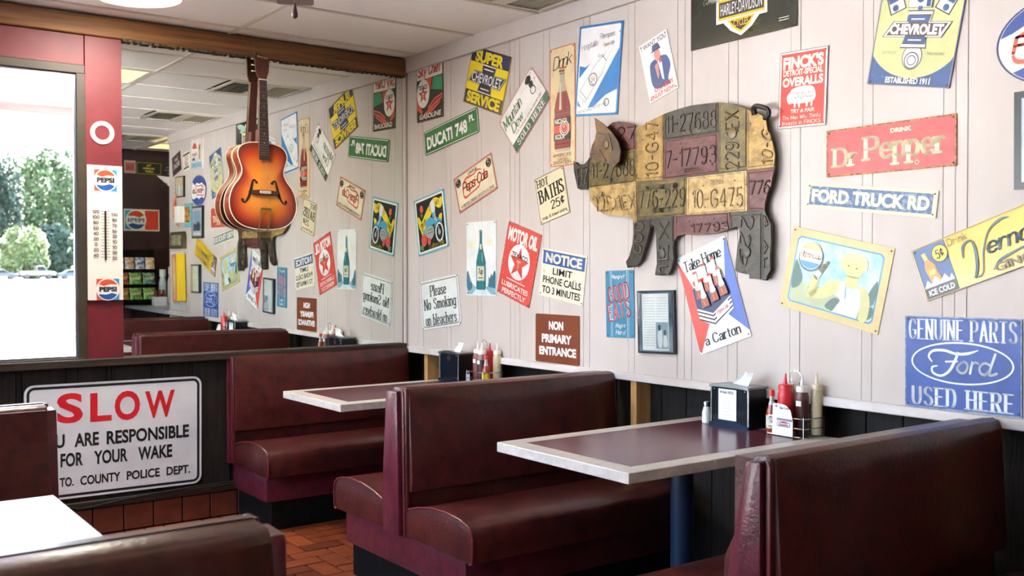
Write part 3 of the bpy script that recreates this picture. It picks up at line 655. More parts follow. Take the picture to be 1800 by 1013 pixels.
obj('plate', MB().box(-.018, .018, -.03, .016, 0, .0015), mat('grey_tag', '9fa3b4', .4), t); obj('hook', MB().tube([(.011*cos(a), .016+.016*sin(a), .001) for a in [pi*k/10 for k in range(11)]], .0018, 6), mat('grey_tag', '9fa3b4', .4), t, True)
s.add('logo', 'f2f0f0', s.rect(0, -12, 88, 52)); s.add('logo', 'cf3450', s.ell(0, -8, 30, 12, 20))

# ---------------------------------------------------------------- guitar hanging from the beam
gt = thing('archtop_guitar', 'sunburst archtop guitar with f-holes hanging before the mirror', 'guitar', (-.975, -.116, 1.585))
gt.rotation_euler = (radians(-4.2), radians(1.0), 0)
HH = .485
half = [(0, 0), (.06, .003), (.115, .016), (.16, .045), (.187, .09), (.195, .14), (.188, .19), (.168, .235), (.140, .272), (.124, .305), (.122, .335), (.133, .372), (.143, .405), (.140, .435), (.120, .462), (.085, .478), (.045, .484), (0, .485)]
out = cat_(half, False, 4); out = out+[(-x, z) for x, z in out[-2:0:-1]]
NO = len(out); cx0, cz0 = 0, .2
def ringpts(k, y):
    return [(cx0+(x-cx0)*k, y, cz0+(z-cz0)*k) for x, z in out]
body = MB(); 
for y in (0, .082): pass
v = ringpts(1, 0)+ringpts(1, .082); f = [(i, (i+1) % NO, NO+(i+1) % NO, NO+i) for i in range(NO)]
obj('rim', MB().add(v, f+[tuple(range(NO, 2*NO))]), mat('guitar_side', '8c3a22', .22, col2='6e2a18', scale=6, coat=.5), gt, True)
# sunburst top: the stain runs darker towards the edge (an attribute holds the distance to the edge)
ks = [1, .985, .95, .9, .84, .77, .7, .6, .5, .38, .25, .12]
v = []; f = []; at = []
for q, k in enumerate(ks):
    v += ringpts(k, -.001-.014*(1-k*k)**.7 if k < 1 else 0); at += [1-k]*NO
    if q: f += [((q-1)*NO+i, (q-1)*NO+(i+1) % NO, q*NO+(i+1) % NO, q*NO+i) for i in range(NO)]
f.append(tuple((len(ks)-1)*NO+i for i in range(NO)))
gm = bpy.data.materials.new('sunburst_lacquer'); gm.use_nodes = True; t_ = gm.node_tree; b_ = t_.nodes['Principled BSDF']
b_.inputs['Roughness'].default_value = .22; b_.inputs['Coat Weight'].default_value = .6; b_.inputs['Coat Roughness'].default_value = .08
an = t_.nodes.new('ShaderNodeAttribute'); an.attribute_name = 'inset'; cr = t_.nodes.new('ShaderNodeValToRGB')
cr.color_ramp.elements[0].color = lin('4e160e'); cr.color_ramp.elements[1].position = .62; cr.color_ramp.elements[1].color = lin('dd8a1c')
for p_, c_ in ((.1, '7e2412'), (.22, 'a83c14'), (.38, 'c9661a')):
    e = cr.color_ramp.elements.new(p_); e.color = lin(c_)
t_.links.new(an.outputs['Fac'], cr.inputs[0]); t_.links.new(cr.outputs[0], b_.inputs['Base Color'])
tp = MB().add(v, f).mesh('top', gm, True); a_ = tp.attributes.new('inset', 'FLOAT', 'POINT')
for i, x in enumerate(at): a_.data[i].value = x
obj('top', tp, None, gt)
CB = mat('cream_binding', 'ecd6b4', .35)
obj('binding', MB().tube(ringpts(1.0, -.001), .0028, 6, True), CB, gt, True); obj('binding', MB().tube(ringpts(1.0, .082), .0028, 6, True), CB, gt, True)
obj('back', MB().add(ringpts(1, .083)+ringpts(.9, .088)+ringpts(.5, .096), [(i, (i+1) % NO, NO+(i+1) % NO, NO+i) for i in range(NO)]+[(NO+i, NO+(i+1) % NO, 2*NO+(i+1) % NO, 2*NO+i) for i in range(NO)]+[tuple(2*NO+i for i in range(NO))]), mat('guitar_back', '4c1d14', .25, coat=.5), gt, True)
BK = mat('f_hole_black', '0c0806', .8)
for s_ in (-1, 1):
    fs = Sign(gt, .2, .2)
    P = [(s_*a, b) for a, b in ((.048, .262), (.056, .272), (.066, .266), (.074, .235), (.080, .205), (.092, .175), (.108, .150), (.122, .146), (.128, .156))]
    W_ = [.010, .007, .009, .013, .017, .013, .008, .007, .010]
    sh = fs.var([(x*500, z*500) for x, z in P], W_); vv = [(x, -.0162-.0006, z) for x, z in sh[0]]
    def yat(x, z):
        k = max(abs(x)/.19, .0); return -.0168+.006*k*k
    mbf = MB().add([(x, yat(x, z), z) for x, _, z in vv], sh[1])
    for cx_, cz_, r_ in ((P[0][0]-s_*.003, P[0][1]-.004, .0075), (P[-1][0]-s_*.002, P[-1][1]+.002, .0085)):
        mbf.add([(cx_+r_*cos(2*pi*i/14), yat(cx_, cz_)-.0002, cz_+r_*sin(2*pi*i/14)) for i in range(14)], [tuple(range(14))])
    nt_ = (s_*.083, .200); mbf.add([(nt_[0]-.012, yat(*nt_)-.0003, nt_[1]+.006), (nt_[0]+.012, yat(*nt_)-.0003, nt_[1]+.002), (nt_[0], yat(*nt_)-.0003, nt_[1]-.01)], [(0, 1, 2)])
    obj('f_hole', mbf, BK, gt)
RW = mat('rosewood', '4a2a1c', .4, col2='331b12', scale=30, stretch=(6, 6, 1))
br = obj('bridge', MB().prism([(-.075, .192), (-.075, .212), (-.04, .216), (.04, .216), (.075, .212), (.075, .192), (.04, .188), (-.04, .188)], -.030, -.015, 'y', bev=.002), RW, gt)
obj('saddle', MB().box(-.033, .033, -.0335, -.029, .196, .211, .003), mat('bone', 'ddd6c4', .4), br)
for q in range(6): obj('saddle_pin', MB().lathe([(.0024, 0), (.0024, .0012)], n=8).mesh('pin', M['black']), None, br, loc=(-.025+q*.01, -.0338, .2035)).rotation_euler = (pi/2, 0, 0)
TPM = mat('aged_brass', '8d7a52', .35, metal=.8)
obj('tailpiece', MB().box(-.030, .034, -.030, -.024, .105, .118, .002).tube([(-.026, -.026, .11), (-.034, -.012, .005), (-.034, .01, -.003)], .0035, 8).tube([(.030, -.026, .11), (.020, -.012, .005), (.020, .01, -.003)], .0035, 8), TPM, gt, True)
obj('neck', MB().prism([(-.021, .96-.12), (-.027, .40), (.027, .40), (.021, .96-.12)], -.020, .004, 'y', bev=.003), mat('guitar_neck', '5e2a1e', .3, coat=.3), gt)
obj('neck_heel', MB().prism([(-.025, .49), (.025, .49), (.022, .56), (-.022, .56)], -.0, .05, 'y', bev=.008), mat('guitar_neck', '5e2a1e', .3, coat=.3), gt)
fb = obj('fingerboard', MB().prism([(-.021, .832), (-.029, .385), (.029, .385), (.021, .832)], -.028, -.019, 'y', bev=.001), mat('fingerboard_dark', '2c1a14', .4), gt)
z = .832; sc_ = .63
for q in range(1, 20):
    z = .832-(sc_-sc_/2**(q/12))
    if z < .395: break
    hw = .021+(.832-z)/.447*.008
    obj('fret', MB().box(-hw, hw, -.0292, -.028, z-.0009, z+.0009), TPM, fb)
    if q in (3, 5, 7, 9, 12, 15): obj('inlay_dot', MB().lathe([(.0032, 0), (.0032, .0006)], n=10).mesh('dot', mat('pearl', 'd8cdb4', .3)), None, fb, loc=(0, -.0281, z+.012)).rotation_euler = (pi/2, 0, 0)
obj('nut', MB().box(-.022, .022, -.030, -.019, .832, .838), mat('bone', 'ddd6c4', .4), gt)
hs = [(-.022, .838), (-.040, .885), (-.046, .975), (-.036, .985), (0, .978), (.036, .966), (.042, .958), (.036, .885), (.022, .838)]
hd = obj('headstock', MB().prism(hs, -.022, -.006, 'y', bev=.003), mat('headstock_brown', '5a2c20', .35, col2='3c1c14', scale=20), gt)
st_ = Sign(hd, .1, .1)
sv, sf_ = st_.st('Silvertone', 0, 0, 62, 12, .0009, shear=.25, rot=-4)
obj('lettering', MB().add([(x, -.0226, y+.963) for x, y in sv], sf_), mat('gold_print', 'd9c08a', .4), hd)
for s_ in (-1, 1):
    for q in range(3):
        z_ = .880+q*.034; pg = obj('tuning_peg', MB().tube([(s_*.036, -.012, z_), (s_*.054, -.012, z_)], .0022, 6).lathe([(.001, -.004), (.0065, -.002), (.0065, .002), (.001, .004)], s_*.056, -.012, z_, 10), mat('cream_button', 'e6dcc4', .35), gt, True)
for q in range(6):
    x0, x1, x2 = -.016+q*.0064, -.024+q*.0096, -.022+q*.0096
    obj('string', MB().tube([(x0, -.031, .836), (x1, -.036, .205), (x2+.002, -.028, .112)], .0005, 4), M['wire'], gt)
hk = thing('hanging_wire', 'thin brass wire loop holding the guitar to the wooden beam', 'wire')
obj('wire', MB().tube([(-1.07, -.036, 2.655), (-1.03, -.050, 2.60), (-1.005, -.075, 2.548)], .0011, 5).tube([(-1.0, -.036, 2.64), (-1.003, -.050, 2.60), (-1.005, -.075, 2.548)], .0011, 5), TPM, hk)
obj('nail', MB().tube([(-1.07, -.040, 2.655), (-1.07, -.03, 2.655)], .002, 6), TPM, hk)

# ---------------------------------------------------------------- ceiling fan, only a blade tip and the pull chain show
fn = thing('ceiling_fan', 'dark brown ceiling fan blade tip with a beaded pull chain', 'fan', (-1.88, -2.56, 0))
FB = mat('fan_blade_brown', '4a2c22', .5, col2='38201a', scale=12)
obj('motor', MB().lathe([(.02, 2.66), (.07, 2.64), (.07, 2.60), (.02, 2.58), (.02, 2.44), (.11, 2.42), (.13, 2.38), (.12, 2.33), (.07, 2.31), (.05, 2.29), (.03, 2.28)], n=28), mat('fan_bronze', '3c2a20', .4, metal=.5), fn, True)
for q in range(5):
    a = radians(65.7+72*q); ca, sa = cos(a), sin(a)
    pts = [(.13, -.03), (.2, -.055), (.62, -.066), (.64, -.06), (.64, .06), (.62, .066), (.2, .055), (.13, .03)]
    obj('blade', MB().prism([(x*ca-y_*sa, x*sa+y_*ca) for x, y_ in pts], 2.327, 2.333, 'z'), FB, fn)
obj('pull_chain', MB().tube([(0, 0, 2.29), (0, 0, 2.165)], .0014, 5), TPM, fn)
obj('chain_knob', MB().lathe([(.001, 2.17), (.004, 2.16), (.009, 2.135), (.008, 2.125), (.001, 2.12)], 0, 0, 0, 12), mat('chain_knob', '3a1c18', .3), fn, True)


# ---------------------------------------------------------------- signs on the right wall
GR = 'signs along the sign wall'
def bowtie(s, cx, cy, w, h, k=1.0):
    a, b = w/2*k, h/2*k
    if k != 1: a, b = w/2-(1-k)*22, h/2-(1-k)*22
    p = [(-.72, .42), (-.30, .42), (-.34, 1), (.42, 1), (.36, .42), (1, .42), (.76, -.42), (.32, -.42), (.36, -1), (-.40, -1), (-.34, -.42), (-1, -.42)]
    return s.poly(*[(cx+x*a, cy+y*b) for x, y in p])
def coke_bottle(s, cx, cy, w, h, rot=0):
    """outline of a swirl soda bottle, percent units"""
    half = [(.12, 1), (.14, .93), (.13, .86), (.15, .7), (.24, .48), (.42, .22), (.48, .05), (.46, -.1), (.44, -.35), (.47, -.6), (.49, -.85), (.44, -.98), (.3, -1)]
    pts = [(cx+x*w, cy+y*h/2) for x, y in half]+[(cx-x*w, cy+y*h/2) for x, y in half[::-1]]
    sh = s.poly(*pts); return s.rot(sh, rot, cx, cy) if rot else sh
def script(s, txt, cx, cy, w, h, t, rot=0, shear=.3): return s.st(txt, cx, cy, w, h, t, t*.75, shear=shear, rot=rot, gap=.08)
def pepsi_script(s, cx, cy, w, h, t, rot=0):
    k = w/100
    a = s.st('Pepsi-Cola', cx, cy, w, h, t, t*.8, shear=.22, rot=rot, gap=.06)
    c, d = cos(radians(rot)), sin(radians(rot))
    def P(x, y): return (cx+(x*c*w-y*d*h*s.h/s.w)/100, cy+(x*d*w*s.w/s.h+y*c*h)/100)
    sw = s.var([P(-50, -30), P(-44, -62), P(-20, -58), P(10, -46), P(16, -20)], [t*1.2, t*2.6, t*1.5, t*1.6, t])
    sw2 = s.var([P(-46, 40), P(-30, 66), P(0, 60), P(14, 74), P(30, 58)], [t, t*2.4, t*1.6, t*2, t])
    return join(a, sw, sw2)
NAVY, GOLD, REDS = '31345f', 'efd51e', 'd8453c'

# gasoline sign tucked under the ceiling trim
s = sign('metal_sign', 'small gasoline sign with a red star in a white circle, by the mirror', 'right', .287, 2.428, .296, .345, 1, '2c3226', cat='sign', wear=None)
s.add('panel', 'efe9df', s.rect(0, 36, 98, 26)); s.add('lettering', REDS, s.st('Sky Chief', -1, 35, 88, 24, .0050, .0044, shear=.15))
s.add('panel', '3f9a70', s.poly((6, 2), (14, 22), (48, 21), (48, -4)))
s.add('stripes', 'e0553a', s.poly((-12, 22), (10, 22), (4, 2), (-12, -10)), s.poly((-6, -26), (20, -14), (48, -9), (48, -12), (20, -18), (-6, -31)), s.poly((-10, -33), (20, -21), (48, -14), (48, -17), (20, -26), (-8, -37)), s.poly((-20, -36), (14, -30), (40, -21), (40, -24), (14, -35), (-20, -41)), s.poly((-49, -8), (-40, -22), (-26, -32), (-30, -37), (-49, -28)))
s.add('disc', 'f2efe8', s.ell(-24, -2, 24, 29)); s.add('star', 'd8433a', s.star(-24, -4, 19, .4)); s.add('lettering', '24261f', s.t('TEXACO', -24, 9, 34, 8, .03)); s.add('letter', 'efece4', s.t('T', -24, -6, 8, 9, .04))
s.add('lettering', 'ece8dc', s.t('GASOLINE', 2, -42, 82, 9, .03, shear=.15)); s.add('rust_edge', paint('7b6a42', '4a3a22'), s.frame(100, 100, .003, .004))
# yellow and navy service sign
s = sign('metal_sign', 'yellow and navy service sign with a bowtie emblem, tilted clockwise', 'right', .882, 2.401, .386, .314, -19, GOLD, wear='c9a324')
s.add('band', paint(NAVY, '8f7f62'), s.rect(0, 37, 98, 24)); s.add('band', paint('4c4a46', '8f7f62'), s.rect(0, -37, 98, 24))
s.add('lettering', GOLD, s.t('SUPER', -2, 36, 72, 21, .05), s.t('SERVICE', 0, -36.5, 86, 20, .05))
s.add('emblem', '2c2c38', bowtie(s, 0, 0, 95, 53)); s.add('emblem', 'efece2', bowtie(s, 0, 0, 91, 49)); s.add('emblem', '3a3850', bowtie(s, 0, 0, 88, 45))
s.add('lettering', 'f2f0ea', s.t('CHEVROLET', 0, 0, 76, 17, .012), s.rect(2, 17, 24, 2.2), s.rect(0, -17, 22, 2.2)); s.add('edge', paint('7a5a48', '473a30'), s.frame(100, 100, .003, .003))
# green street sign
s = sign('street_sign', 'green street name sign with white lettering and rounded corners', 'right', .511, 2.156, .583, .145, 8, '2f6a3c', r=.018, m=mat('green_enamel', '2f6a3c', .25, col2='3f7d3c', scale=4))
s.add('border', 'eef0ea', s.frame(98, 92, .004, .014)); s.add('lettering', 'f1f2ee', s.t('DUCATI', -20, -4, 48, 52, .04), s.t('748', 20, -4, 21, 52, .04), s.t('PL', 39, 18, 9, 26, .03))
# tilted soft drink dealer sign
s = sign('metal_sign', 'white, red-edged dealer sign with green base band, steeply tilted upwards', 'right', 1.221, 2.192, .384, .241, 41.7, 'f3f1ec')
s.add('band', '2f6444', s.rect(0, -38, 98, 22)); s.add('lettering', '5a8a4c', s.st('Mountain', -20, 27, 50, 26, .0030, .0022, shear=.25, gap=.1), s.st('Dew', -20, 0, 30, 22, .0032, .0022, shear=.25, gap=.1)); s.add('outline', '2c3b2c', s.st('Mountain', -20.6, 27.6, 50, 26, .0008, .0008, shear=.25, gap=.1), s.st('Dew', -20.6, .6, 30, 22, .0008, .0008, shear=.25, gap=.1))
s.add('lettering', 'f1f0ea', s.st('SOLD HERE', 0, -38, 78, 15, .0050, .0026, serif=True, gap=.4)); s.add('small_print', 'd9534b', s.st("It'll tickle yore innards!", 4, -19, 74, 8, .0010, shear=.2), s.line([(8, 34), (22, 34)], .001))
s.add('figure', '2c2c2c', s.blob((26, 40), (34, 46), (40, 38), (36, 30), (28, 32)), s.blob((30, 28), (38, 27), (36, 16), (30, 17)), s.line([(25, 36), (44, 42)], .002), s.line([(42, 26), (46, 22), (41, 18)], .002), s.line([(28, 14), (26, 4)], .0016), s.line([(36, 14), (38, 4)], .0016), s.ring(32, 8, 6, 6, 1))
s.add('edge', 'cf4a42', s.frame(100, 100, .003, .003)); 
# tall cola bottle sign
s = sign('metal_sign', 'tall narrow cream sign with a dark red soda bottle and orange-red edge', 'right', 1.538, 2.172, .194, .590, .3, 'dfcba0', m=mat('cream_tin', 'dfcba0', .45, col2='cfae78', scale=14, lo=.5, hi=.7))
s.add('edge', paint('d8553c', 'a87a50'), s.frame(100, 100, .004, .002)); s.add('lettering', '2c231c', script(s, 'Drink', 2, 38, 76, 11, .0028, 6)); s.add('small_print', 'c2503c', s.rect(4, 32, 26, 1.4))
BX, BH = 0, 68
s.add('bottle_print', 'b9b19a', coke_bottle(s, 0, -4, 66, 68)); s.add('bottle_print', '8e2226', s.poly((-18, 12), (18, 12), (29, 2), (31, -4), (-31, -4), (-29, 2))); s.add('bottle_print', '97282a', s.rect(0, -2.5, 63, 4), s.rect(0, -8, 62, 4), s.rect(0, -29.5, 63, 3.4), s.rect(0, -34, 62, 3))
s.add('glass_shine', '5e1316', s.rect(0, -5.2, 62, 1.2), s.rect(0, -31.8, 62, 1.2), s.rect(10, 3, 5, 14)); s.add('glass_shine', 'd9c8ac', s.poly((-8, 20), (-3, 20), (-2, -3), (-12, -3)))
s.add('panel', 'd8412f', s.rect(0, -19, 66, 17)); s.add('panel', '2a201c', s.rect(0, -12.5, 66, 6), s.rect(0, -25.5, 66, 6)); s.add('lettering', 'f0ead8', s.t('NICHOL', -3, -12.5, 52, 4.4, .03), s.t('KOLA', -8, -25.5, 38, 4.4, .03), s.ring(10, -19, 19, 19, 3), s.ring(10, -19, 13, 13, 2.4), s.st('5', 10, -19, 9, 4.5, .0022)); s.add('bottle_cap', '6a5a44', s.rect(0, 29.5, 21, 1.8), s.rect(0, 27, 18, .8))
s.add('lettering', '3a2f28', s.t("AMERICA'S", 0, -41, 72, 2.8, 0), s.t('SENSATION', 0, -47.2, 72, 2.8, 0)); s.add('lettering', 'd04a3a', script(s, 'taste', 0, -44.1, 38, 2.8, .0012))
# blue bordered poster
s = sign('metal_sign', 'blue-bordered white and blue poster with a slanting clear bottle', 'right', 1.805, 2.308, .310, .430, -5.4, '2a7fc4')
s.add('panel', 'f2f2f4', s.rect(0, 0, 92, 95)); s.add('panel', '2a84cc', s.poly((-44, 6), (-30, 4), (0, 14), (30, 34), (46, 40), (46, -22), (20, -28), (-6, -40), (-30, -42), (-44, -38)))
s.add('band', 'f2f2f4', s.poly((-44, -8), (-44, -32), (-34, -42), (-20, -42), (46, 22), (46, 38), (34, 40))); s.add('bottle_print', 'd5dbe0', s.rot(coke_bottle(s, -2, -2, 26, 76), -40, -2, -2))
s.add('bottle_print', 'f4f5f5', s.rot(coke_bottle(s, -2, -2, 20, 70), -40, -2, -2)); s.add('outline', '5d655c', s.rot(s.ring(-10, -10, 10, 10, 1.5), 0), s.rot(s.line([(-8, 16), (4, 16)], .003), -40, -2, -2), s.rot(s.line([(-12, -16), (8, -16)], .003), -40, -2, -2), s.rot(s.line([(-12, -34), (8, -34)], .003), -40, -2, -2), s.ring(24, -36, 6, 6, 1.4))
s.add('lettering', 'c9ac74', s.st('5$', -10, -10, 9, 6, .0016), script(s, 'Pepsi-Cola', 22, 27, 26, 5, .0010, 8)); s.add('lettering', '5a5f68', s.st('Hospitality', -21, 27, 40, 9, .0008, rot=10, gap=.12), s.st('Recipes', 18, 36, 34, 8, .0009, rot=6, gap=.12), s.st('Bottle', 6, 15, 14, 4, .0006), s.st('REFRESHING SATISFYING', -8, -41, 66, 3, .0006, rot=12, arc=-.4))
# recruiting poster (plain stand-in figure)
s = sign('paper_poster', 'small white recruiting poster with a blue-coated figure in a hat', 'right', 2.206, 2.257, .180, .276, 15.5, 'f0eeea', r=.001, cat='poster')
s.add('lettering', '4a4f66', s.t('I WANT YOU', 0, 43, 88, 8, .01)); s.add('figure', '34508c', s.blob((-26, 8), (-10, 14), (20, 14), (36, 8), (40, -8), (26, -24), (22, -34), (-14, -34), (-30, -22)), s.rect(4, 32, 26, 4)); s.add('figure', 'f0eeea', s.poly((2, 10), (16, 12), (12, -26), (6, -22)), s.rect(4, 27, 14, 3))
s.add('figure', 'd8938a', s.blob((-4, 27), (12, 27), (14, 15), (4, 8), (-4, 14)), s.poly((-10, 4), (2, 8), (0, -14), (-8, -20))); s.add('figure', '4a5a86', s.poly((-8, 28), (16, 28), (14, 38), (-6, 38)), s.rect(4, 28, 34, 2)); s.add('figure', 'd24a44', s.rect(12, 8, 8, 7))
s.add('lettering', 'd84a4e', s.t('U.S.ARMY', 8, -34, 66, 8, .01), s.t('ENLIST NOW', 0, -44, 84, 7, .01), s.line([(2, 38), (44, 38)], .0012))
# black motorcycle sign, top edge behind the trim
s = sign('metal_sign', 'large black sign with a yellow and white winged shield under the trim', 'right', 2.678, 2.448, .552, .315, 0, '2b2c20', m=mat('black_gloss_tin', '26271d', .16, col2='2f3022', scale=3, coat=.4))
s.add('edge', mat('dark_tin_edge', '3c3428', .3, metal=.5), s.frame(100, 100, .004, .003)); s.add('scratch', '8f8f7c', s.line([(-44, 4), (-38, 12)], .0008), s.line([(-46, -10), (-40, -4)], .0007), s.line([(-41, 2), (-39, -3)], .0007), s.line([(34, 8), (37, 0)], .0007))
sx = 0
s.add('wing', 'a9cfc0', s.blob((-10, 22), (-24, 34), (-44, 36), (-40, 26), (-28, 20), (-34, 16), (-22, 10)), s.blob((10, 22), (24, 34), (44, 36), (40, 26), (28, 20), (34, 16), (22, 10)), s.blob((-32, 14), (-26, 18), (-20, 9), (-30, 8)))
sh_o = [(-16, 10), (-12, 10), (-11, 32), (11, 32), (12, 10), (24, 10), (24, -24), (17, -24), (10, -36), (0, -45), (-10, -36), (-17, -24), (-24, -24), (-24, 10)]
s.add('shield', 'efece6', s.poly(*sh_o)); s.add('shield', 'e8bd1c', s.poly((-13, -22), (13, -22), (8, -33), (0, -41), (-8, -33)), s.rect(0, -7, 44, 26), s.poly((-14, 8), (-9, 10), (-9, 28), (9, 28), (9, 10), (14, 8)))
s.add('shield', '3a2c1c', s.rect(0, -7, 42, 20), s.poly((-10, -24), (10, -24), (6, -32), (0, -38), (-6, -32)), s.rect(0, 16, 20, 13)); s.add('lettering', 'efecea', s.t('HARLEY-DAVIDSON', 0, -7, 39, 15, .0)); s.add('lettering', 'e8bd1c', s.t('MOTOR', 0, 15.5, 18, 9, .02), s.t('CYCLES', 0, -28, 14, 9, .02))
s.add('small_print', 'b9b9a8', s.rect(39, -36, 9, 1.3), s.rect(39, -39, 9, 1.3), s.st('Genuine', -28, 9, 17, 8, .0018, shear=.3))
# red overalls sign
s = sign('metal_sign', 'red upright overalls sign with cream lettering and a drawn pig', 'right', 2.978, 2.048, .221, .294, -2.1, 'e9e3d8')
s.add('edge', '6b6f78', s.frame(100, 100, .003, .003)); s.add('panel', mat('red_enamel', 'd9473f', .25, col2='cf4038', scale=4), s.rect(0, 0, 91, 94)); s.add('lettering', 'f3e6cd', s.t("FINCK'S", 0, 35, 84, 17, .05), s.t('DETROIT-SPECIAL', 0, 22, 82, 8, .03), s.t('OVERALLS', 0, 10, 84, 12, .045), s.t('TRY A PAIR', 2, -28, 50, 5, .03), s.st('The Man Who Thinks', 0, -36, 80, 5.5, .0011, shear=.05), s.st('Invests in FINCKS', 0, -43, 80, 5.5, .0012))
s.add('pig_drawing', 'f2ebdd', s.blob((-26, -8), (-22, 0), (-6, 3), (20, 2), (28, -8), (24, -17), (4, -19), (-16, -18), (-24, -17)), s.blob((-32, -10), (-26, -4), (-18, -8), (-20, -17), (-28, -18)), *[s.poly((x, -16), (x+5, -16), (x+4, -24), (x+1, -24)) for x in (-17, -8, 8, 18)]); s.add('pig_drawing', '4a4658', s.st('Wear Like', 4, -5, 34, 5, .0006), s.st("a Pig's Nose", 4, -11, 38, 5, .0006), s.line([(-18, -24), (-10, -24)], .0014), s.line([(8, -24), (22, -24)], .0014))
# piston sign
s = sign('metal_sign', 'navy and pale yellow sign with engine pistons and a bowtie emblem', 'right', 3.452, 2.188, .316, .40, -11, '33548a', wear='b9b49a')
s.add('panel', mat('pale_yellow_enamel', 'c9ca8e', .4, col2='bcbd82', scale=6), s.poly(*[(49*max(-1, min(1, 1.22*cos(radians(a)))), 43*sin(radians(a))) for a in range(0, 360, 8)]))
W2 = 'edece4'; B2 = '3d5c8c'; D2 = '3a3a40'
s.add('piston_print', D2, s.rect(0, 31, 30, 30), s.rot(s.rect(-30, 20, 20, 16), 25, -30, 20), s.rot(s.rect(30, 20, 20, 16), -25, 30, 20), s.ell(0, -25, 12, 14)); s.add('piston_print', W2, s.rect(-1, 30.5, 27, 28), s.rot(s.rect(-30, 19.5, 17, 13), 25, -30, 20), s.rot(s.rect(30, 19.5, 17, 13), -25, 30, 20), s.ell(0, -25, 11, 13), s.ell(-1, 44, 13, 4))
s.add('piston_print', D2, *[s.rect(-1, y, 25, .9) for y in (40, 37.4, 34.8, 32.2)], s.ring(0, -28, 9, 9, 1.2), s.ring(0, -28, 5.5, 5.5, 1)); s.add('piston_print', B2, s.rect(9, 26, 5, 18), s.ell(-1, 25, 5, 6), s.rot(s.rect(-30, 24, 16, 5), 25, -30, 20), s.rot(s.rect(30, 24, 16, 5), -25, 30, 20), s.ell(-30, 16, 3.6), s.ell(30, 16, 3.6), s.rect(0, 15, 5, 5))
s.add('emblem', '4a4c58', bowtie(s, 0, -2, 82, 32)); s.add('emblem', 'd9d8d4', bowtie(s, 0, -2, 79, 30)); s.add('emblem', '5a4a48', bowtie(s, 0, -2, 72, 25)); s.add('emblem', B2, s.rect(0, 7, 26, 5), s.rect(0, -11, 26, 5)); s.add('lettering', 'f3f1ea', s.t('CHEVROLET', 0, -2, 64, 9, .05), s.rect(0, 6.5, 16, 1), s.rect(0, -11, 16, 1)); s.add('lettering', '8a8a6c', s.t('DETROIT', -28, -22, 18, 2.6, 0), s.t('MICHIGAN', 28, -22, 20, 2.6, 0)); s.add('lettering', 'e9e6d4', s.t('ESTABLISHED 1911', 0, -45.3, 54, 5.4, .04))
s.add('edge', paint('a08c6a', '5a4a3a'), s.frame(100, 100, .002, .003))
# oval soft drink sign
s = sign('oval_sign', 'oval white and blue bottle-cap sign with red script', 'right', 3.945, 2.062, .430, .285, 0, '2f4c9c', shape='oval', screws=False, t=.006)
s.add('panel', 'efeeec', s.poly(*[(48.5*cos(radians(a)), 48*sin(radians(a))) for a in range(0, 360, 6)])); s.add('wave', '34509c', s.poly(*[(48*cos(radians(a)), 47.5*sin(radians(a))) for a in range(38, 169, 5)], (-38, 14), (-24, 24), (-6, 20), (8, 26), (24, 18)), s.poly(*[(48*cos(radians(a)), 47.5*sin(radians(a))) for a in range(218, 330, 5)], (28, -28), (12, -22), (-6, -30), (-22, -22)))
s.add('lettering', 'd8573f', pepsi_script(s, 0, -2, 76, 26, .0060)); s.add('edge', '2c3a66', s.ring(0, 0, 50, 33.1, 1.2, 48))
# red soft drink sign
s = sign('metal_sign', 'wide red soft drink sign with rusty edges and cream serif lettering', 'right', 3.342, 1.789, .508, .173, .2, 'c4483f', r=.001, m=mat('worn_red_tin', 'c64a45', .4, col2='b23c3a', scale=14))
s.add('rust_edge', mat('rusty_edge', 'c98a3c', .6, col2='7a3c1c', scale=70, lo=.4, hi=.6), s.frame(100, 100, .005, .001)); CR = mat('cream_worn_print', 'f3e4be', .45, col2='dcb878', scale=60, lo=.55, hi=.7)
s.add('lettering', CR, s.t('DRINK', 10, 33, 16, 9, .04), s.st('Dr', -34, -10, 21, 42, .0078, .0042, serif=True, gap=.2), s.st('Pepper', 12, -5, 62, 64, .0085, .0044, serif=True, gap=.2), s.ring(22, -36, 1.6, 1.6, .4))
# street name sign
s = sign('street_sign', 'long narrow blue street name sign with raised cream lettering', 'right', 3.264, 1.611, .534, .092, -7, 'd9d8ae', r=.001, t=.004)
s.add('panel', mat('mottled_blue', '46628c', .5, col2='8a98a8', scale=60, lo=.5, hi=.62), s.rect(0, 0, 94, 76)); s.add('lettering', 'ded4b0', s.t('FORD TRUCK RD', 0, 0, 90, 54, .05)); s.add('letter_relief', 'e9e0c0', s.t('FORD TRUCK RD', -.2, 1, 90, 50, .0))
# faded picture of a woman with a bottle
s = sign('metal_sign', 'faded yellow-edged picture of a blonde woman in white holding a bottle', 'right', 3.123, 1.327, .442, .312, -12.2, 'cdb878', r=.001)
s.add('panel', '3b93bd', s.rect(0, 0, 86, 82, .012, 1)); s.add('sky', mat('print_sky', '86bcd8', .4, col2='c4d8e0', scale=9, lo=.4, hi=.6), s.rect(0, 0, 83.5, 78.5, .011, 1)); s.add('meadow', 'a9b68e', s.poly((-41.5, -16), (-20, -12), (6, -20), (41, -22), (41, -35), (38, -39), (-38, -39), (-41.5, -35)))
s.add('landscape_print', '3f6c60', s.blob((-41, -22), (-34, -20), (-31, -10), (-35, 2), (-38, 8), (-41, 10)), s.blob((-24, -20), (-20, -12), (-16, -20)), s.blob((-4, -34), (4, -22), (12, -26), (12, -36), (2, -38)), s.blob((33, -16), (41, 10), (41, -18)), s.blob((31, -38), (35, -24), (41, -22), (41, -34)))
SK = 'c8c680'
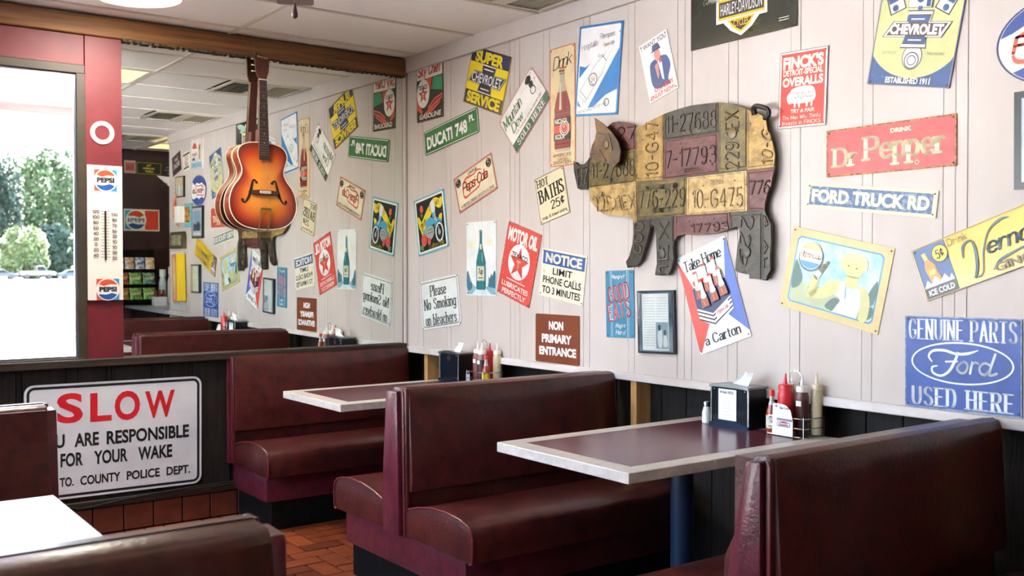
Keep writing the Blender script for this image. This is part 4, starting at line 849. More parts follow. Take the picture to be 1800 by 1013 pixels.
s.add('figure', SK, s.blob((6, 20), (10, 10), (16, 5), (24, 9), (27, 20), (24, 28), (12, 29)), s.poly((12, 8), (23, 8), (24, -6), (10, -6)), s.blob((-4, -4), (8, -2), (6, -14), (-6, -26), (-22, -30), (-22, -22), (-10, -14)), s.blob((-23, -24), (-17, -28), (-14, -4), (-19, 0), (-22, -6)), s.blob((26, -2), (34, -6), (38, -20), (37, -39), (30, -39), (29, -18), (24, -10)))
s.add('hair', 'd6cf94', s.blob((3, 20), (6, 30), (16, 35), (27, 32), (30, 22), (28, 16), (26, 24), (16, 27), (8, 24), (7, 14))); s.add('dress', 'd3dfdc', s.poly((7, -2), (12, 0), (14, -20), (23, -4), (28, -8), (30, -24), (28, -39), (4, -39), (10, -24), (6, -14)))
s.add('face_detail', '44586e', s.ell(12, 19, .9, .6), s.ell(20, 18, .9, .6), s.line([(13.5, 11.6), (16, 10.8), (18.5, 11.4)], .0008)); s.add('bottle_print', '6d6a4c', s.rot(s.rect(-14, 4, 4.6, 22), -32, -14, 4), s.rot(s.rect(-14, 14, 2.2, 14), -32, -14, 4)); s.add('bottle_label', 'dcdcc4', s.rot(s.rect(-14, 0, 5, 8), -32, -14, 4))
s.add('cap_emblem', '45708c', s.ell(-26, 18, 12.4, 12.4, 20)); s.add('cap_emblem', 'f0efe4', s.ell(-26, 20, 11.6, 11.6)); s.add('cap_emblem', 'dfc48a', s.ell(-26, 20, 11.6, 11.6, 16, 25, 155)); s.add('cap_emblem', '4b97c6', s.ell(-26, 18.5, 11, 10, 16, 205, 335)); s.add('lettering', 'c9906c', script(s, 'Pepsi-Cola', -26, 20, 22, 10, .0011))
# ginger ale sign
s = sign('metal_sign', 'yellow and blue ginger ale sign with sweeping green script, tilted upwards', 'right', 3.748, 1.440, .60, .182, 20, GOLD, r=.001, m=mat('yellow_enamel', 'e4bb0c', .18, col2='dcb20a', scale=3))
s.add('panel', '3a5f9c', s.rect(-39.5, 4, 20, 88)); s.add('panel', '3c3f44', s.rect(-39.5, -38, 20, 20)); s.add('lettering', 'efeeea', s.t('ICE COLD', -39.5, -38, 16, 11, .03)); s.add('bottle_print', 'e89a3c', s.rot(coke_bottle(s, -42, 4, 7, 64), 10, -42, 4)); s.add('bottle_print', 'f0c85c', s.rot(s.rect(-42, 30, 2.4, 14), 10, -42, 4), s.rect(-41.5, -2, 4, 10)); s.add('ice', 'eef0f2', s.poly((-49, -28), (-46, -14), (-44, -24), (-41, -10), (-38, -22), (-35, -12), (-33, -24), (-31, -16), (-30, -28)))
s.add('price', 'f0cf22', s.ell(-34, 26, 5, 5)); s.add('price', '3a3d3c', s.ring(-34, 26, 5, 5, .5), s.st('5$', -34, 26, 5, 18, .0018))
VG = '2c5a60'
V_ = [s.var([(-22, 2), (-20, 22), (-15, 26), (-14, 8), (-16, -22), (-19, -40)], [.004, .008, .006, .009, .010, .007]), s.var([(-19, -40), (-14, -36), (-10, 0), (-4, 30), (4, 42), (9, 40)], [.005, .003, .004, .005, .008, .002]), s.st('ernor', 7, 2, 30, 22, .0048, .0028, shear=.3, gap=.16), s.st("'s", 28, 8, 7, 28, .0040, .0026, shear=.3, gap=.2), s.var([(-8, -38), (-3, -26), (6, -20), (22, -14), (38, -6), (44, 2), (40, 10), (36, 4)], [.002, .009, .007, .005, .005, .005, .004, .001])]
s.add('lettering', VG, *V_); s.add('lettering', '7a6c44', s.t('GINGER ALE', 16, -36, 46, 15, .03), s.st('Drink', -22, 38, 12, 14, .0010)); s.add('edge', '9a927c', s.frame(100, 100, .0022, .001))
# blue parts sign
s = sign('metal_sign', 'square blue parts sign with worn white serif lettering above the rail', 'right', 3.616, 1.046, .404, .311, .5, '3d66b4', r=.002, m=mat('worn_blue_tin', '2452a8', .45, col2='1f4896', scale=10)); WP = mat('worn_white_print', 'e4ecf2', .4, col2='9db4d8', scale=90, lo=.66, hi=.72)
s.add('edge', mat('blue_chipped_edge', '8fa3c4', .5, col2='4a5f90', scale=50), s.frame(100, 100, .004, .002)); s.add('lettering', WP, s.st('GENUINE PARTS', 0, 36, 93, 23, .0042, .0020, serif=True, gap=.36), s.st('USED HERE', 0, -37, 88, 21, .0056, .0024, serif=True, gap=.40), s.ring(0, 1, 44, 17.5, 1.4, 48))
s.add('script', WP, s.var([(-2, 13), (-5, 3), (-10, -8), (-17, -13.5), (-24, -11), (-25, -5), (-20, -3)], [.009, .0095, .009, .0075, .0075, .007, .004]), s.var([(-25, 1), (-28, 7), (-24, 13), (-14, 14), (-4, 11), (6, 12), (15, 16)], [.005, .0075, .0085, .009, .0085, .009, .003]), s.line([(-13, 2), (-3, 3)], .006), s.line([(-1, 0), (3, 3), (6, -1), (4, -8), (0, -9), (-3, -5)], .0075, True, True), s.line([(10, 3), (8, -9)], .008), s.line([(9, -1), (12, 3), (15, 2)], .0065, True), s.line([(25, 1), (20, 3), (16, -2), (17, -8), (21, -9), (25, -3)], .0075, True), s.line([(29, 13), (24, -7), (26, -9), (30, -7)], .008, True))
# five-cent cola sign
s = sign('metal_sign', 'cream five-cent cola sign with red border, tilted up, left of the bottle sign', 'right', .766, 1.842, .394, .209, 17.5, 'e6dcbc')
s.add('edge', 'cf4334', s.frame(100, 100, .006, .003)); s.add('outline', '3a2c26', s.frame(95.5, 91.5, .0018, .002)); s.add('lettering', 'dd5540', pepsi_script(s, 1, 4, 66, 38, .0052)); s.add('lettering', '2e2622', s.t('DRINK', 0, 37, 24, 9, .01), s.t('A NICKEL DRINK-WORTH A DIME', 0, -38, 86, 9, .0), s.ell(-40, 30, 6.5), s.ell(40, 30, 6.5)); s.add('numeral', 'e6dcbc', s.st('5', -40, 30, 6, 18, .0018), s.st('5', 40, 30, 6, 18, .0018))
# motorcycle poster
s = sign('metal_sign', 'black poster with turquoise motorcycle, yellow ribbon and roses, by the mirror', 'right', .297, 1.639, .345, .345, 9.6, '6fb4c6')
s.add('panel', 'f0f0ea', s.rect(0, 0, 93, 94)); s.add('panel', '1d1f1c', s.rect(0, 0, 86, 88)); s.add('ribbon', 'e9cf28', s.var([(-40, 18), (-30, -2), (-20, 4), (0, 22), (18, 34), (34, 28), (40, 38)], [.02, .05, .06, .055, .05, .055, .02]), s.blob((-34, -6), (-24, -10), (-28, -22), (-32, -14)), s.blob((28, 8), (38, 10), (34, -4), (28, 0))); s.add('lettering', '26241c', s.st('Dixie', -24, 4, 20, 12, .0016, rot=40, shear=.2), s.st('Outlaws', 14, 30, 34, 11, .0014, rot=14, shear=.2))
s.add('motorcycle', '46a4c4', s.blob((-18, 4), (-4, 10), (8, 8), (14, 0), (4, -4), (-14, -4)), s.blob((12, -2), (22, 6), (36, -2), (32, -6), (20, -2), (13, -10)), s.poly((6, 24), (18, 26), (18, 10), (8, 8)), s.blob((-26, -10), (-14, -4), (-16, -16), (-26, -18))); s.add('motorcycle', 'dfe6e6', s.blob((4, 34), (14, 38), (19, 28), (16, 18), (8, 18)), s.ring(26, -20, 13, 17, 3.4), s.line([(15, 16), (26, -20)], .005)); s.add('motorcycle', 'a9b0ac', s.blob((-14, -6), (6, -6), (8, -20), (-4, -28), (-16, -20)), s.ell(26, -20, 4, 5), s.ell(16, 6, 4, 4), s.ring(-4, -16, 7, 7, 2)); s.add('motorcycle', '3a3f3e', s.ring(26, -20, 15, 19, 2), s.line([(-12, -10), (4, -10)], .003), s.line([(-12, -16), (6, -16)], .003))
s.add('rose', 'd8584c', s.blob((-32, -18), (-24, -14), (-16, -20), (-18, -32), (-28, -36), (-34, -28)), s.blob((-14, -26), (-6, -24), (-4, -34), (-12, -36)), s.blob((-30, 34), (-22, 36), (-20, 26), (-28, 24))); s.add('rose', 'a83a34', s.ring(-25, -25, 6, 6, 1.4), s.ring(-10, -30, 3, 4, 1)); s.add('leaf', '5d8a4a', s.blob((-38, -32), (-28, -36), (-30, -42), (-38, -40)), s.blob((-30, 22), (-22, 20), (-26, 14))); s.add('lettering', 'd9cf3a', s.st('Southern Belle', 14, -39, 52, 9, .0015, shear=.15))
# green bottle poster
s = sign('metal_sign', 'white poster of a tall teal green bottle above a street scene', 'right', .824, 1.423, .289, .412, .3, 'e6e9e8', r=.001)
s.add('street', '8ab4c2', s.poly((-48, -48), (-48, -20), (-40, -22), (-30, -34), (-20, -38), (20, -38), (32, -28), (42, -24), (48, -20), (48, -48))); s.add('street', 'cfe0e4', s.poly((-30, -48), (-12, -38), (12, -38), (34, -48))); s.add('street', '3f7488', s.blob((-48, -18), (-42, -19), (-38, -30), (-30, -34), (-34, -42), (-48, -40)), s.poly((24, -38), (26, -24), (30, -27), (34, -20), (38, -24), (44, -16), (48, -18), (48, -40)))
s.add('haze', 'ece6c4', s.blob((-40, 20), (-20, 24), (-18, 18), (-36, 15)), s.blob((18, 24), (36, 26), (34, 18), (20, 17)))
bp = [(.22, 1), (.22, .9), (.24, .6), (.36, .42), (.70, .12), (.9, -.05), (.92, -.9), (.8, -1)]
bt_ = lambda k, c: s.add('bottle_print', c, s.poly(*[(x*17*k, -2+y*40) for x, y in bp], *[(-x*17*k, -2+y*40) for x, y in bp[::-1]]))
bt_(1, '1d5a5c'); bt_(.86, '2b7c80'); s.add('bottle_cap', '7fa8a2', s.rect(0, 37, 8.6, 3)); s.add('bottle_label', '4a8ca6', s.rect(0, -20, 30, 22)); s.add('bottle_label', 'dfd9b4', s.rect(0, -20, 24, 19), s.rect(1, 16, 6, 7)); s.add('lettering', '2c3a38', s.st('7up', 0, -18, 17, 10, .0022, shear=.1), s.rect(0, -26, 16, 1)); s.add('bottle_shine', '9fd0cc', s.rect(6, 2, 2, 12))
# motor oil sign
s = sign('metal_sign', 'red motor oil sign with a star in a white circle, tilted clockwise', 'right', 1.174, 1.391, .297, .394, -16.3, 'd04a40', m=mat('speckled_red_tin', 'd34a40', .35, col2='e6c0ac', scale=70, lo=.66, hi=.70, detail=3))
s.add('edge', mat('dark_brown_rim', '6a4c3a', .5, col2='c9a88c', scale=50), s.frame(100, 100, .003, .003)); s.add('lettering', 'f1e9e2', s.t('MOTOR OIL', 0, 35, 88, 19, .05), s.t('LUBRICATES', 0, -33, 80, 7, .02), s.t('PERFECTLY', 0, -43, 72, 7, .02), s.rect(0, -25, 56, 1.2)); s.add('disc', 'e6e6e6', s.ell(0, 2, 32, 32, 40)); s.add('star', 'd84a40', s.star(0, 0, 30, .4)); s.add('lettering', '2c2c2c', s.t('TEXACO', 0, 10, 48, 7, .02)); s.add('letter', 'c9a47c', s.t('T', 0, -2, 12, 12, .03))
# bath sign
s = sign('metal_sign', 'cream hot baths price sign with brown edge and black serif lettering', 'right', 1.453, 1.733, .239, .240, 13, 'd9ceaa', wear='c4b48a')
s.add('edge', mat('brown_rust_rim', '8a5a3a', .6, col2='6a3c22', scale=50), s.frame(100, 100, .0035, .002)); s.add('lettering', '2c2924', s.st('HOT', -24, 36, 40, 17, .0036, .002, serif=True, gap=.3), s.st('BATHS', 0, 10, 86, 30, .0062, .0028, serif=True, rot=4, gap=.34), s.st('25$', 16, -18, 46, 20, .0042, .0024), s.st('soap & towel extra', 0, -40, 84, 10, .0014, .001))
# notice sign
s = sign('metal_sign', 'worn cream phone call notice with a blue heading and rusty corners', 'right', 1.536, 1.329, .350, .243, -8, 'ddd6bc', m=mat('worn_cream_tin', 'e0dac4', .45, col2='b8a47c', scale=16, lo=.60, hi=.72))
s.add('band', mat('worn_blue_print', '2f5a9c', .45, col2='c9c4a8', scale=40, lo=.68, hi=.72), s.rect(0, 32, 94, 28)); s.add('lettering', 'e0dac4', s.t('NOTICE', 0, 32, 82, 21, .045)); s.add('lettering', '2e2b28', s.t('LIMIT', 0, 6, 44, 14, .018), s.t('PHONE CALLS', 0, -14, 86, 15, .018), s.t('TO 3 MINUTES', 0, -35, 86, 15, .018)); s.add('crease', '3a3a38', s.line([(-4, 46), (-3, 30), (-7, 4)], .0012))
# entrance sign
s = sign('metal_sign', 'brown square entrance sign with bold white capitals', 'right', 1.493, 1.013, .350, .245, -.2, '7d4126', r=.008, m=mat('brown_enamel', '803f22', .35, col2='763a20', scale=6))
s.add('lettering', 'f1efee', s.t('NON', -2, 27, 33, 18, .05), s.t('PRIMARY', -1, 0, 68, 18, .05), s.t('ENTRANCE', 1, -26, 84, 18, .05))
# no smoking sign
s = sign('metal_sign', 'white no-smoking sign with a black outline and rounded corners', 'right', .394, 1.167, .429, .292, 7.5, 'e3e8e4', r=.03)
s.add('outline', '20302c', s.frame(94, 92, .004, .024)); s.add('lettering', '22302c', s.st('Please', -2, 27, 42, 23, .0050, .0020, serif=True, gap=.26), s.st('No Smoking', 0, -3, 82, 29, .0050, .0020, serif=True, gap=.26), s.st('on bleachers', 0, -32, 80, 23, .0044, .0020, serif=True, gap=.26), s.ell(-43, 0, .7), s.ell(43, 2, .7))
# food sign
s = sign('metal_sign', 'narrow teal blue sign with slanting red block capitals, left of the frame', 'right', 1.957, 1.201, .192, .312, 1.5, '3f86a8', r=.006)
s.add('stripe', 'c6dbe2', s.rect(-32, 0, 1.6, 98), s.rect(-27, 0, 1.6, 98), s.rect(26, 0, 1.6, 98), s.rect(31, 0, 1.6, 98)); s.add('lettering', 'dcebee', s.st('Hungry?', -4, 40, 46, 8, .0024, shear=.2), s.st('Right', 2, -33, 34, 8, .0020, shear=.2), s.st('Here!', 2, -42, 34, 8, .0020, shear=.2))
for nm, c_, k, md in (('letter_backing', 'e6ecec', .0105, 0), ('lettering', 'd2404a', .0072, 0)):
    s.add(nm, c_, s.st('GOOD', -3, 17, 76, 26, k/2, k/2, rot=11, gap=.30), s.st('EATS', -2, -10, 80, 26, k/2, k/2, rot=11, gap=.30))
# framed clipping
s = sign('picture_frame', 'black framed newspaper clipping with a small photograph', 'right', 2.204, 1.128, .229, .280, 2, '22262c', r=.001, t=.016, screws=False, cat='picture', m=mat('dark_frame_face', '24282e', .25))
s.add('mount', mat('dark_blue_mount', '3f4c58', .3, col2='8c989c', scale=3), s.rect(0, 0, 92, 94)); s.add('clipping', 'dedfd8', s.rect(0, 0, 72, 90)); s.add('print', 'bfc2bd', *[s.rect(-17, 38-k*4.2, 32, 1.2) for k in range(19)], *[s.rect(19, 38-k*4.2, 30, 1.2) for k in range(9)]); s.add('photograph', '8fa3a6', s.rect(18, -21, 33, 42)); s.add('photograph', 'd2d8d4', s.blob((8, -38), (6, -20), (12, -10), (18, -14), (18, -38)), s.blob((22, -38), (22, -24), (28, -18), (32, -26), (32, -38))); s.add('photograph', '4a5a60', s.blob((8, -6), (14, -4), (15, -12), (9, -13)), s.blob((23, -14), (28, -12), (29, -20), (24, -20)))
s.add('glazing', GL, s.rect(0, 0, 94, 96), z=.0185)
# carton sign
s = sign('metal_sign', 'white carton sign with red and blue triangles and a six-bottle carrier', 'right', 2.528, 1.250, .289, .431, 19.2, 'e9eceb', r=.006)
s.add('triangle', 'df4f44', s.poly((-50, 47), (-50, -46), (-47, -49), (-18, -24), (-30, 12))); s.add('triangle', '4a6cc0', s.poly((50, 47), (50, -44), (20, -22), (32, 14), (47, 49)))
s.add('lettering', '2c2c30', s.st('Take Home', -2, 38, 76, 11, .0034, .0018, serif=True, gap=.16), s.st('a Carton', 0, -39, 70, 10, .0034, .0018, serif=True, gap=.18))
s.add('carrier', '3a4674', s.poly((-34, 14), (-4, 18), (30, 12), (33, -16), (-4, -26), (-34, -14))); s.add('carrier', 'd9523f', s.poly((-30, 16), (26, 16), (26, 21), (-30, 21))); s.add('carrier', 'edebe6', s.poly((-34, -6), (-6, -16), (33, -6), (33, -19), (-6, -30), (-34, -17))); s.add('carrier', '333a52', *[s.poly((-34, y), (-6, y-10), (-6, y-11.6), (-34, y-1.6)) for y in (-8, -12, -16)], *[s.poly((-6, y-10), (33, y), (33, y-1.6), (-6, y-11.6)) for y in (-7.5, -11.5, -15.5)])
s.add('carrier_panel', 'edebe6', s.poly((0, -15), (26, -8.5), (28, -14), (26, -18), (0, -24), (-2, -19))); s.add('script', 'd9523f', script(s, 'Pepsi-Cola', 13, -16.2, 24, 5, .0011, 10))
for k_, (bx, by) in enumerate(((-22, 16), (-2, 20), (18, 22), (-14, 6), (6, 8), (25, 10))):
    s.add('bottle_print', 'e9e6e0', s.poly((bx-3, by+12), (bx+3, by+12), (bx+3.4, by+2), (bx+6, by-4), (bx-6, by-4), (bx-3.4, by+2))); s.add('bottle_print', 'a8593c', s.poly((bx-6, by-4), (bx+6, by-4), (bx+7.5, by-14), (bx-7.5, by-14))); s.add('bottle_label', 'e9dcd4', s.ell(bx, by-3, 5.4, 4), s.line([(bx-2, by-7), (bx-1, by-12)], .0014)); s.add('bottle_cap', 'c4453f', s.rect(bx, by+12.6, 7, 2.4))
# framed picture at the far right
s = sign('picture_frame', 'black framed blue-toned picture under the oval sign', 'right', 3.945, 1.763, .30, .305, .3, '1e2326', r=.001, t=.02, screws=False, cat='picture', m=mat('black_frame', '1c2124', .3))
s.add('mount', 'b9c4cc', s.rect(0, 0, 84, 86)); s.add('photograph', '6f93b0', s.rect(0, 4, 70, 62)); s.add('photograph', '394c5c', s.poly((-35, -27), (-35, -6), (-10, 4), (8, -8), (35, -2), (35, -27))); s.add('caption', 'd2605c', s.rect(0, 38, 50, 3)); s.add('caption', 'e8e8e8', s.rect(0, -36, 60, 4))

# signs beyond the frame that only the mirror shows
s = sign('metal_sign', 'dark brown sign with pink edge and white script, topmost at the wall end', 'right', 4.62, 2.361, .270, .195, -12, '3f2e28')
s.add('edge', 'b8485c', s.frame(100, 100, .006, .003)); s.add('lettering', 'ece6dc', script(s, 'Take a', -4, 24, 44, 20, .0030, 6), s.t('BREAK', 0, -8, 74, 26, .02))
s = sign('metal_sign', 'small cream sign with black bands and red numeral, second from the wall end', 'right', 4.301, 2.362, .215, .190, -6, 'e9e2d4')
s.add('band', '2e2926', s.rect(0, 36, 92, 10), s.rect(6, -32, 74, 9)); s.add('lettering', 'd9605a', s.st('50', 0, 4, 52, 44, .006), s.rect(0, -20, 40, 4)); s.add('lettering', '2e2926', s.st('7', 34, -42, 9, 12, .002))
s = sign('metal_sign', 'square pale sign with red cap, blue base and glass, in the mirror only', 'right', 3.972, 2.407, .330, .285, 1.5, 'e0dcd8', t=.012)
s.add('edge', 'd98a80', s.frame(100, 100, .003, .003)); s.add('cap_emblem', 'd9574a', s.ell(18, 20, 18, 14, 20, 0, 180), s.rect(18, 19, 37, 4), script(s, 'Pepsi', 16, -2, 44, 16, .0036)); s.add('glass', 'c99a54', s.poly((-34, 30), (-18, 30), (-20, -20), (-32, -20))); s.add('glass', '6f5a3c', s.rect(-26, 18, 12, 12)); s.add('panel', '9cc7dc', s.rect(0, -37, 92, 20)); s.add('lettering', '4f8db4', s.st('DRINK MORE', 0, -37, 76, 10, .002)); s.add('wave', '3f5a78', s.ell(24, -22, 12, 9, 16, 0, 180))
s = sign('picture_frame', 'thin dark framed mirror-like picture below the two small end signs', 'right', 4.484, 2.125, .262, .205, 1, '2a241c', r=.001, t=.018, screws=False, cat='picture', m=mat('thin_dark_frame', '2c241a', .4))
s.add('mount', 'c8b48e', s.rect(0, 0, 90, 90)); s.add('photograph', 'b9bfc0', s.rect(0, -20, 84, 44)); s.add('photograph', 'e4e8ea', s.poly((-14, -40), (-8, 2), (4, 2), (12, -40))); s.add('photograph', 'a88f5c', s.rect(18, 26, 10, 8))
tt = thing('wall_box', 'teal box-framed display with white and orange panels, seen in the mirror', 'display'); on_wall(tt, 'right', 4.244, 1.837, .001)
obj('back_board', MB().box(-.125, .115, -.115, .115, 0, .012, .002), mat('teal_paint', '5fb4c0', .4), tt); obj('box', MB().box(-.02, .10, -.075, .085, .012, .11, .004), mat('white_box', 'e2e6e0', .4), tt); obj('panel', MB().box(-.07, -.02, -.07, .08, .012, .05), mat('orange_panel', 'd98a3c', .4, col2='2c2620', scale=20), tt)
tt = thing('wall_ornament', 'narrow curved red and yellow ornament at the wall end', 'ornament'); on_wall(tt, 'right', 4.55, 1.90, .001)
obj('body', MB().tube([(.03, .17, .02), (.045, .05, .03), (.03, -.05, .035), (0, -.12, .03), (-.04, -.17, .02)], [.004, .016, .02, .014, .004], 8), mat('ornament_yellow', 'dba23c', .4, col2='c9443a', scale=14), tt, True)
tt = thing('wall_plaque', 'dark bronze plaque with arched top and two pale tablets', 'plaque'); on_wall(tt, 'right', 4.536, 1.601, .001)
obj('plate', MB().prism([(-.225, -.085), (.225, -.085), (.225, .05), (.20, .083), (-.20, .083), (-.225, .05)], 0, .03, 'z', bev=.004), mat('bronze_plaque', '5a5038', .4, metal=.4), tt); obj('tablet', MB().box(-.155, -.01, -.05, .05, .03, .034), mat('pale_tablet', 'a8a486', .5, col2='6d6850', scale=40), tt); obj('tablet', MB().box(.01, .155, -.05, .05, .03, .034), mat('pale_tablet', 'a8a486', .5, col2='6d6850', scale=40), tt)
s = sign('paper_poster', 'large pale grey poster with a signature, lowest at the wall end', 'right', 4.607, 1.200, .42, .585, -.3, 'dcdfe2', r=.001, t=.002, cat='poster', screws=False)
s.add('signature', '6a6c72', script(s, 'Jamoriah', 4, -38, 56, 5, .0016)); s.add('print', 'ccd0d6', s.rect(0, 10, 80, .5), s.rect(0, -20, 80, .5))
tt = thing('light_box', 'bright yellow box sign with orange and cream front', 'light box'); on_wall(tt, 'right', 4.392, 1.233, .012, -4)
obj('box', MB().box(-.075, .075, -.233, .233, 0, .085, .003), mat('yellow_box', 'ecc91e', .35), tt); ss = Sign(tt, .15, .466, .0855); ss.add('front', mat('orange_print', 'e08a5a', .4, col2='d96a3c', scale=8), ss.rect(0, 0, 94, 98)); ss.add('figure', 'ddd08c', ss.blob((-14, 40), (12, 44), (26, 30), (14, 12), (24, -4), (14, -30), (18, -44), (-8, -44), (-16, -20), (-28, 0), (-12, 16), (-24, 28)))
s = sign('picture_frame', 'tall dark framed certificate under the framed picture, in the mirror only', 'right', 3.995, 1.231, .235, .268, -.5, '2a3438', r=.001, t=.025, screws=False, cat='picture', m=mat('dark_teal_frame', '26363a', .35))
s.add('mount', 'c7ccbc', s.rect(0, 0, 86, 90)); s.add('mount', 'b9a860', s.rect(30, 0, 14, 90)); s.add('print', '9aa096', s.rect(-4, -4, 50, 1.4), s.rect(-4, 20, 50, 1.2), s.rect(-4, -26, 50, 1.2))

# ---------------------------------------------------------------- signs on the back wall
s = sign('road_sign', 'white road sign with red heading standing against the dark back wall', 'back', -1.737, .495, .884, .584, -.4, 'dfe0e2', r=.045, off=.006, screws=False, m=mat('white_road_sign', 'dcdde0', .3, col2='d2d4d8', scale=4))
f_ = lambda x, z: ((x+1.737)/.884*100, (z-.495)/.584*100)
def bx_(txt, x0, x1, z0, z1, **k):
    a, b = f_(x0, z0); c, d = f_(x1, z1); return s.t(txt, (a+c)/2, (b+d)/2, c-a, d-b, **k)
s.add('border', '1c2024', s.frame(97.4, 96.2, .013, .036, 6)); s.add('heading', 'd8232c', bx_('S', -2.028, -1.905, .586, .738, bold=.03), bx_('L', -1.870, -1.765, .583, .730, bold=.03), bx_('O', -1.750, -1.622, .578, .732, bold=.03), bx_('W', -1.596, -1.440, .578, .722, bold=.03))
s.add('lettering', '1c2024', bx_('YOU', -2.14, -1.992, .464, .533, bold=.028), bx_('ARE', -1.946, -1.828, .462, .531, bold=.028), bx_('RESPONSIBLE', -1.790, -1.364, .460, .530, bold=.028), bx_('FOR', -2.012, -1.905, .365, .435, bold=.028), bx_('YOUR', -1.852, -1.685, .363, .433, bold=.028), bx_('WAKE', -1.632, -1.454, .361, .431, bold=.028), bx_('TO.', -2.016, -1.950, .266, .313, bold=.028), bx_('COUNTY', -1.918, -1.722, .264, .312, bold=.028), bx_('POLICE', -1.690, -1.520, .264, .311, bold=.028), bx_('DEPT.', -1.484, -1.358, .264, .310, bold=.028))
# thermometer
s = sign('wall_thermometer', 'long white advertising thermometer on the red post', 'back', -1.792, 1.552, .172, .69, 0, 'e6e0d6', r=.004, off=.013, t=.012, screws=False, cat='thermometer', m=mat('cream_tin_pan', 'e4ddd2', .35))
s.add('raised_rim', 'f0ebe2', s.frame(99, 99.6, .003, .004)); 
def globe(s, cx, cy, R, mirror=False):
    s.add('logo_panel', 'd8553c', s.rect(cx-R*.60, cy, R*.95, R*2.1*s.w/s.h)); s.add('logo_panel', '2f93c4', s.rect(cx+R*.60, cy, R*.95, R*2.1*s.w/s.h)); k = s.w/s.h
    s.add('logo', 'e9e4da', s.ell(cx, cy, R*1.12)); s.add('logo', 'dd5636', s.poly(*[(cx+R*cos(radians(a)), cy+R*k*sin(radians(a))) for a in range(28, 153, 6)], (cx-R*.4, cy+R*k*.34), (cx+R*.2, cy+R*k*.50))); s.add('logo', '2458a4', s.poly(*[(cx+R*cos(radians(a)), cy+R*k*sin(radians(a))) for a in range(208, 333, 6)], (cx+R*.4, cy-R*k*.36), (cx-R*.2, cy-R*k*.52)))
    s.add('logo_lettering', '31343f', s.t('PEPSI', cx, cy+R*k*.02, R*1.66, R*k*.50, .05))
globe(s, 2, 39, 30); globe(s, 6, -42, 30)
s.add('print', '2c2a2c', s.ell(2, 48.2, 1.5), s.rect(0, -2, 5.5, 36.5), *[s.rect(0, 16-k*2.13, 28 if k % 2 == 0 else 22, .3) for k in range(17)], *[s.st(n_, -27, 15.6-k*4.05, 20 if len(n_) > 2 else (15 if len(n_) > 1 else 8), 2.3, .0015) for k, n_ in enumerate(('120', '100', '80', '60', '40', '20', '0', '20', '40'))], *[s.st(n_, 26, 13.6-k*4.05, 19 if len(n_) > 2 else 14, 2.3, .0015) for k, n_ in enumerate(('110', '90', '70', '50', '30', '10', '10', '30', '50'))])
s.add('tube', 'e7e9e6', s.rect(0, -2, 2.2, 36), z=.0160); s.add('spirit', '8a2a2c', s.rect(0, -9, 1.2, 22), z=.0164)
tt = thing('metal_ring', 'flat white ring with nail holes on the red post above the thermometer', 'ring'); on_wall(tt, 'back', -1.800, 2.065, .013)
R2 = MB(); n = 40
vv = [(r*cos(2*pi*i/n), r*sin(2*pi*i/n), z) for z in (0, .004) for r in (.059, .037) for i in range(n)]
R2.add(vv, [(2*n+i, 2*n+(i+1) % n, 3*n+(i+1) % n, 3*n+i) for i in range(n)]+[(i, (i+1) % n, n+(i+1) % n, n+i) for i in range(n)]+[(i, (i+1) % n, 2*n+(i+1) % n, 2*n+i) for i in range(n)]+[(n+i, n+(i+1) % n, 3*n+(i+1) % n, 3*n+i) for i in range(n)])
obj('ring_plate', R2, mat('cream_ring', 'e9e2d2', .35), tt); ss = Sign(tt, .118, .118, .0042); ss.add('nail_hole', '3a3430', ss.rect(-2, 40, 3, 3), ss.rect(16, 38, 6, 3), ss.rect(-14, -38, 4, 3), ss.rect(4, -42, 5, 3))

# ---------------------------------------------------------------- dark far wall, seen in the mirror
s = sign('metal_sign', 'red and silver logo plate at the left of the far wall row', 'far', .026, 2.465, .125, .145, 0, 'a9a79c', cat='sign', screws=False); s.add('panel', 'c9443a', s.rect(0, 0, 84, 66)); s.add('lettering', '3f4f5c', s.st('Avis', 0, 0, 70, 40, .004))
s = sign('metal_sign', 'black plate with yellow border and yellow lettering on the far wall', 'far', .238, 2.457, .28, .137, 0, '15181a', screws=False); s.add('border', 'b09c2c', s.frame(98, 96, .005, .004)); s.add('lettering', 'd8c024', s.t('The', 0, 25, 18, 16, .04), s.t('ALLMAN', 0, 0, 46, 16, .04), s.t('LIMIT', 0, -26, 32, 16, .04))
s = sign('metal_sign', 'black plate with grey lettering right of the yellow bordered plate', 'far', .475, 2.452, .17, .137, 0, '191c20', screws=False); s.add('lettering', '8a8f90', s.t('STATE', 0, 20, 50, 14, .03), s.t('COUNTY', 0, -5, 80, 13, .03), s.t('ROAD', 0, -30, 40, 11, .03)); s.add('border', '5c6062', s.frame(98, 96, .003, .003))
s = sign('metal_sign', 'red, white and blue globe sign on the dark far wall above the snacks', 'far', .155, 1.858, .40, .25, 0, 'e4dcc2', screws=False)
s.add('panel', 'd8492f', s.rect(-28, 0, 38, 88)); s.add('panel', '2f93c4', s.rect(38, 0, 18, 88)); s.add('logo', 'e8e0cc', s.ell(16, 0, 29)); k = s.w/s.h
s.add('logo', 'cf4632', s.poly(*[(16+26*cos(radians(a)), 26*k*sin(radians(a))) for a in range(28, 153, 6)], (6, 12), (20, 18))); s.add('logo', '1f5296', s.poly(*[(16+26*cos(radians(a)), 26*k*sin(radians(a))) for a in range(208, 333, 6)], (26, -14), (12, -20))); s.add('lettering', '24508c', s.t('PEPSI', 16, 0, 46, 17, .03))
tt = thing('paper_banner', 'white triangular pennant with red print hanging near the far wall', 'pennant', (.40, -6.30, 2.30))
